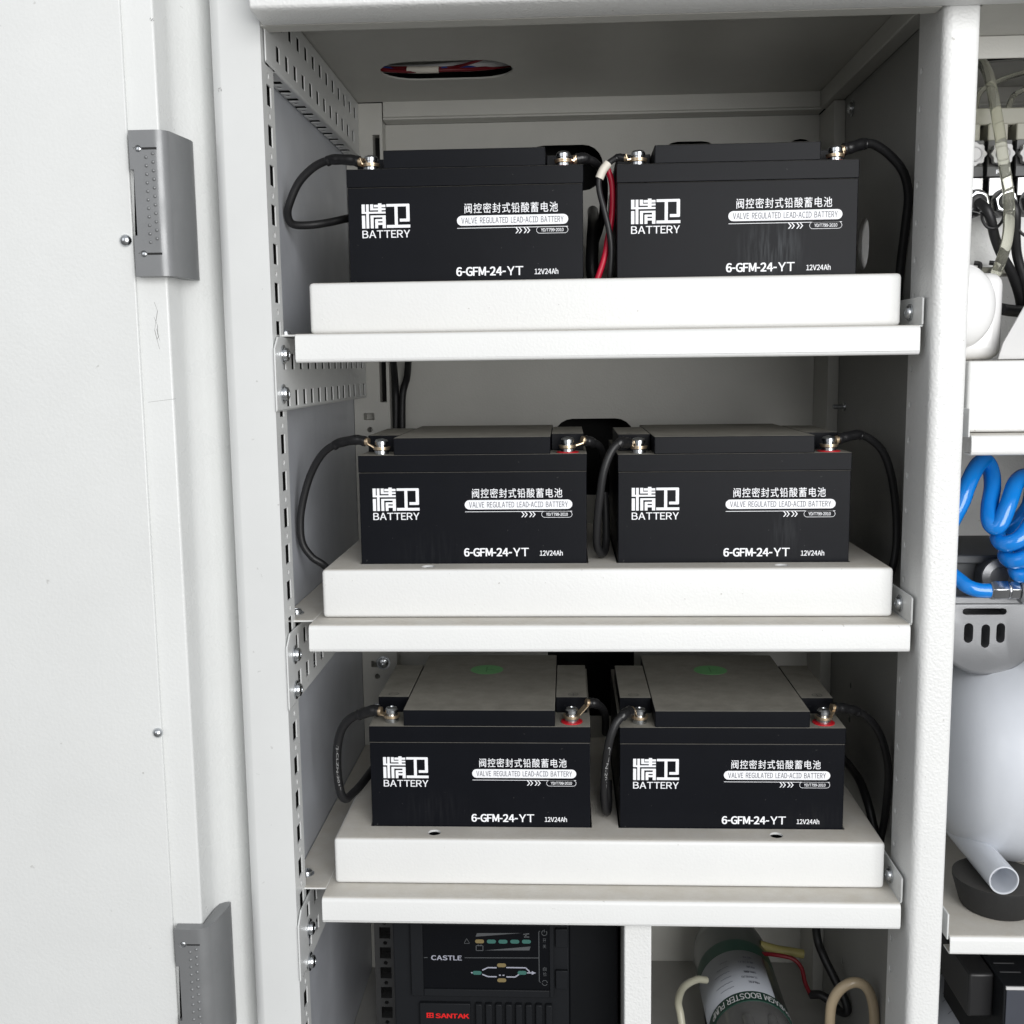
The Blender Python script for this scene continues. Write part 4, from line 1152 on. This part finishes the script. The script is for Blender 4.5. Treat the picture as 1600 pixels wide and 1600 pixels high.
coil = thing('air_hose', 'glossy blue coiled air hose hanging above the grey compressor motor', 'hose', (0.53, 0.06, -0.15))
pts = [(0.4780, 0.0500, -0.1500), (0.4870, 0.0500, -0.1307), (0.4915, 0.0530, -0.1200), (0.4975, 0.0580, -0.1098), (0.5049, 0.0660, -0.1030), (0.5125, 0.0740, -0.1020), (0.5160, 0.0720, -0.1085), (0.5140, 0.0620, -0.1201), (0.5087, 0.0520, -0.1335), (0.5062, 0.0440, -0.1433), (0.5085, 0.0400, -0.1480), (0.5129, 0.0390, -0.1435), (0.5194, 0.0430, -0.1297), (0.5287, 0.0550, -0.1166), (0.5422, 0.0720, -0.1134), (0.5546, 0.0880, -0.1200), (0.5565, 0.0960, -0.1390), (0.5434, 0.0870, -0.1516), (0.5274, 0.0680, -0.1552), (0.5155, 0.0500, -0.1572), (0.5160, 0.0390, -0.1604), (0.5251, 0.0350, -0.1560), (0.5363, 0.0420, -0.1448), (0.5491, 0.0600, -0.1377), (0.5652, 0.0850, -0.1492), (0.5602, 0.0930, -0.1673), (0.5383, 0.0720, -0.1722), (0.5225, 0.0520, -0.1707), (0.5227, 0.0390, -0.1734), (0.5331, 0.0350, -0.1690), (0.5480, 0.0450, -0.1600), (0.5646, 0.0750, -0.1628), (0.5628, 0.0850, -0.1817), (0.5419, 0.0650, -0.1840), (0.5300, 0.0500, -0.1815), (0.5300, 0.0420, -0.1846), (0.5420, 0.0400, -0.1830), (0.5600, 0.0480, -0.1800)]
o_ = Vector(coil.location)
mb = MB(); mb.tube([Vector(p) - o_ for p in pts], 0.0063, 16, 8); mb.build('coil', M['hose'], coil)
mb = MB(); mb.tube([Vector(p) - o_ for p in [(0.4700, 0.0750, -0.1764), (0.4780, 0.0620, -0.1814), (0.4885, 0.0500, -0.1905), (0.4926, 0.0450, -0.1940), (0.4995, 0.0430, -0.1963), (0.5075, 0.0430, -0.1968), (0.511, 0.043, -0.1968)]], 0.0056, 16, 7)
mb.build('hose_end', M['hose'], coil)
mb = MB(); mb.lathe([(0.0066, 0), (0.0078, 0.002), (0.0078, 0.0125)], (0.5082 - o_.x, 0.043 - o_.y, -0.1965 - o_.z), 'x', 6)
mb.lathe([(0.0070, 0.0126), (0.0070, 0.0140)], (0.5082 - o_.x, 0.043 - o_.y, -0.1965 - o_.z), 'x', 20)
mb.lathe([(0.0074, 0.0141), (0.0074, 0.0210)], (0.5082 - o_.x, 0.043 - o_.y, -0.1965 - o_.z), 'x', 6)
mb.lathe([(0.0085, 0.0211), (0.0105, 0.0230), (0.0105, 0.0380)], (0.5082 - o_.x, 0.043 - o_.y, -0.1965 - o_.z), 'x', 24)
mb.build('hex_fitting', M['chrome'], coil, bevel=0.0004)

# white alarm sounder standing on the right tray
snd = thing('alarm_sounder', 'white plastic domed sounder on the right shelf behind the post', 'alarm', (0.49, 0.055, -0.0250))
mb = MB(); mb.box(0.4672 - 0.49, 0.5150 - 0.49, 0.0, 0.040, 0.0003, 0.0640)
b_ = mb.build('housing', M['white_plastic'], snd, bevel=0.009, seg=4)
mb = MB(); n = 40
prof = [(0.0230, 0.0), (0.0230, 0.004), (0.0218, 0.0055), (0.0218, 0.0095), (0.0200, 0.0125), (0.0150, 0.0160), (0.008, 0.0180), (0, 0.0186)]
mb.lathe(prof, (0, 0, 0), (0, -1, 0), 40)
for v in mb.bm.verts: v.co = Vector((v.co.x * 0.93 + (0.4838 - 0.49), v.co.y - 0.0002, v.co.z * 1.28 + 0.0395))
mb.build('dome', M['white_plastic'], snd)
mb = MB(); mb.lathe([(0.0250, 0.0), (0.0250, 0.0014), (0.0236, 0.0014), (0.0236, 0.0)], (0, 0, 0), (0, -1, 0), 40, caps=False)
for v in mb.bm.verts: v.co = Vector((v.co.x * 0.90 + (0.4838 - 0.49), v.co.y - 0.0001, v.co.z * 1.22 + 0.0395))
mb.build('dome_ring', M['grey_plate'], snd)
mb = MB(); mb.lathe([(0.003, 0), (0.003, 0.0006)], (0.4845 - 0.49, -0.0176, 0.0425), (0, -1, 0), 16); mb.build('sound_hole', M['grey_plate'], snd)

# solenoid valves
vb = thing('valve_bracket', 'white painted bracket plate carrying the solenoid valves', 'bracket', (0.47, 0.10, 0.04))
mb = MB(); mb.box(0.0, 0.20, 0.012, 0.014, 0.010, 0.056)
mb.prism([(0.0105, 0.010), (0.0120, 0.0085), (0.0300, 0.0085), (0.0300, 0.0070), (0.0105, 0.0070)], 'x', 0.0, 0.20)
mb.build('plate', M['powder'], vb)
mb = MB(); mb.box(0.0, 0.20, 0.002, 0.030, 0.001, 0.0065); mb.build('ledge', M['cream'], vb, bevel=0.001)


def valve(loc, label):
    t = thing('solenoid_valve', label, 'valve', loc, 'solenoid valves in a row')
    mb = MB(); mb.box(-0.0092, 0.0092, 0.008, 0.045, 0.0, 0.0270); mb.build('coil_body', M['black_plastic'], t, bevel=0.001)
    mb = MB(); mb.box(-0.0086, 0.0086, 0.0070, 0.0079, 0.0005, 0.0075); mb.box(-0.0086, 0.0086, 0.0070, 0.0079, 0.0200, 0.0265); lb = mb.build('rating_label', M['label_grey'], t)
    mb = MB(); mb.text('R', -0.0022, 0.0018, 0.0022, 0.0052, 0.0068, bold=0.02); mb.build('label_print', M['print'], lb, smooth=False)
    mb = MB(); pr = []
    for i in range(48):
        a = 2 * math.pi * i / 48; r = 0.0082 + 0.0007 * math.cos(8 * a); pr.append((0.0005 + r * math.cos(a), 0.0160 + r * math.sin(a)))
    mb.prism(pr, 'y', 0.0015, 0.0069); mb.lathe([(0.0058, 0), (0.0052, 0.0012), (0.0042, 0.0004), (0, 0.0004)], (0.0005, 0.0015, 0.0160), (0, -1, 0), 24)
    mb.build('knob', M['knob'], t, bevel=0.0004)
    mb = MB(); mb.box(-0.0085, 0.0085, 0.004, 0.040, -0.0145, -0.0005); mb.build('valve_body', M['nickel'], t, bevel=0.0008)
    mb = MB(); mb.lathe([(0.0088, 0), (0.0088, 0.003), (0.0080, 0.0045), (0.0062, 0.0045), (0.0062, 0.001)], (0.0035, 0.0030, -0.0190), (0, -1, 0), 6)
    mb.build('hex_nut', M['chrome'], t)
    mb = MB(); mb.lathe([(0.0060, 0.0), (0.0060, 0.0052), (0.0035, 0.0062), (0, 0.0062)], (0.0035, 0.0030, -0.0190), (0, -1, 0), 24)
    mb.lathe([(0.0100, 0.0), (0.0100, 0.012)], (0.0035, 0.0034, -0.0190), (0, 1, 0), 24)
    mb.build('gland', M['black_plastic'], t)
    mb = MB(); mb.box(-0.0075, 0.0075, 0.012, 0.040, 0.0272, 0.0400); mb.build('manifold_block', M['cream'], t, bevel=0.001)
    return t


v0 = valve((0.4955, 0.075, 0.1110), 'solenoid valve nearest the white post, its knob half hidden')
copy_thing(v0, (0.5160, 0.075, 0.1110), 'solenoid valve with the clear hose passing in front of its white knob')
copy_thing(v0, (0.5370, 0.075, 0.1110), 'solenoid valve cut by the right edge of the photo')
MB().box(0.470 - 0.47, 0.62 - 0.47, 0.026, 0.034, 0.0565, 0.0705).build('support_bar', M['black_plastic'], vb)
MB().box(0.470 - 0.47, 0.62 - 0.47, -0.004, 0.060, 0.1112, 0.1240).build('manifold_rail', M['cream'], vb, bevel=0.001)
cable('clear_hose', 'thick clear hose running down in front of the solenoid valves',
      [(0.4860, 0.1000, 0.2000), (0.4960, 0.1000, 0.2035), (0.5026, 0.0950, 0.1985), (0.5078, 0.0900, 0.1873), (0.5093, 0.0820, 0.1693), (0.5099, 0.0700, 0.1443), (0.5112, 0.0610, 0.1178), (0.5140, 0.0570, 0.0944), (0.5157, 0.0580, 0.0761), (0.5162, 0.0620, 0.0605), (0.5150, 0.0680, 0.0481), (0.5150, 0.0760, 0.0400)], 0.0040, None, 0, 'clear', None, 'hose')
cable('clear_tube', 'thin clear tube bending right from the first valve', [(0.5020, 0.1000, 0.1500), (0.5050, 0.1050, 0.1650), (0.5120, 0.1150, 0.1800), (0.5290, 0.1250, 0.1900), (0.5568, 0.1400, 0.2002), (0.60, 0.15, 0.21)], 0.0022, None, 0, 'clear', 'thin clear tubes above the valves', 'tube')
cable('clear_tube', 'thin clear tube bending right from the second valve', [(0.5270, 0.1000, 0.1500), (0.5290, 0.1050, 0.1620), (0.5360, 0.1150, 0.1750), (0.5480, 0.1300, 0.1830), (0.5700, 0.1400, 0.1930), (0.60, 0.15, 0.20)], 0.0022, None, 0, 'clear', 'thin clear tubes above the valves', 'tube')
cable('valve_cable', 'black cable slanting down from the valve nearest the post', [(0.4985, 0.0720, 0.0915), (0.5010, 0.0640, 0.0855), (0.5049, 0.0640, 0.0773), (0.5108, 0.0700, 0.0650), (0.5181, 0.0740, 0.0522), (0.5276, 0.0800, 0.0408), (0.5380, 0.0900, 0.0250), (0.545, 0.10, 0.012)], 0.0036, None, 0, 'cable', 'black valve cables')
cable('valve_cable', 'black cable hanging from the valve behind the clear hose', [(0.5215, 0.0715, 0.0920), (0.5240, 0.0680, 0.0830), (0.5272, 0.0740, 0.0667), (0.5315, 0.0800, 0.0527), (0.5394, 0.0850, 0.0338), (0.546, 0.095, 0.015)], 0.0036, None, 0, 'cable', 'black valve cables')
cable('valve_cable', 'thin black wire loop under the valve nearest the post', [(0.4988, 0.0660, 0.0833), (0.4986, 0.0630, 0.0772), (0.5020, 0.0620, 0.0721), (0.5076, 0.0620, 0.0715), (0.5143, 0.0680, 0.0763), (0.5200, 0.078, 0.0830)], 0.0011, None, 0, 'cable', 'black valve cables')
cable('valve_cable', 'thin black wire curving out to the right under the valves', [(0.5235, 0.0730, 0.0880), (0.5240, 0.0700, 0.0780), (0.5290, 0.0700, 0.0690), (0.5400, 0.0720, 0.0630), (0.555, 0.08, 0.061)], 0.0011, None, 0, 'cable', 'black valve cables')
for x, lab in ((0.5085, 'small black clip on the cream ledge, nearer the clear hose'), (0.5200, 'small black clip on the cream ledge, nearer the slanting cables')):
    mb = MB(); mb.tube([(-0.002, 0, 0.004), (0.002, -0.001, 0.003), (0.0015, -0.0015, -0.001), (-0.0012, -0.001, -0.005)], 0.0018, 10, 4)
    o = mb.build('cable_clip', M['black_plastic']); o.location = (x, 0.0985, 0.0455); tag(o, lab, 'clip', 'cable clips on the ledge')
mb = MB(); mb.tube([(0, 0, 0), (0.012, 0.01, -0.001), (0.030, 0.02, -0.002)], 0.0045, 14, 4)
o = mb.build('cable_plug', M['black_plastic']); o.location = (0.517, 0.070, 0.013); tag(o, 'black cable plug right of the white sounder', 'plug')
mb = MB(); mb.prism([(0.5300, 0.0260), (0.5260, 0.0200), (0.5085, -0.0130), (0.5055, -0.0245), (0.60, -0.0245), (0.60, 0.0260)], 'y', 0.0, 0.0015)
o = mb.build('grey_plate', M['grey_plate'], bevel=0.0004); o.location = (0, 0.040, 0); tag(o, 'light grey sheet with a slanted edge beside the white sounder', 'plate')

# control box under the lower right shelf
cbx = thing('control_box', 'black vented control box with slate front under the lower right shelf', 'control box', (0.528, 0.028, -0.68))
mb = MB(); mb.prism([(0.0, 0.0), (0.10, 0.0), (0.10, 0.1735), (0.0, 0.1735)], 'y', 0.0015, 0.130)
mb.build('body', M['ups'], cbx, bevel=0.001)
mb = MB(); mb.box(0.0015, 0.10, 0.0, 0.0014, 0.003, 0.1705); mb.build('front_panel', M['ctl_front'], cbx, bevel=0.0004)
mb = MB(); mb.box(0.0010, 0.10, 0.0, 0.0014, 0.1708, 0.1732); mb.build('front_trim', M['grey_plate'], cbx)
mb = MB()
for i in range(5): mb.box(0.004, 0.020, 0.020 + i * 0.013, 0.0215 + i * 0.013, 0.17355, 0.17375)
mb.build('vent_slots', M['label_grey'], cbx)
MB().box(-0.020, -0.0002, 0.02, 0.12, 0.135, 0.172).build('side_bracket', M['black_plastic'], cbx, bevel=0.002)
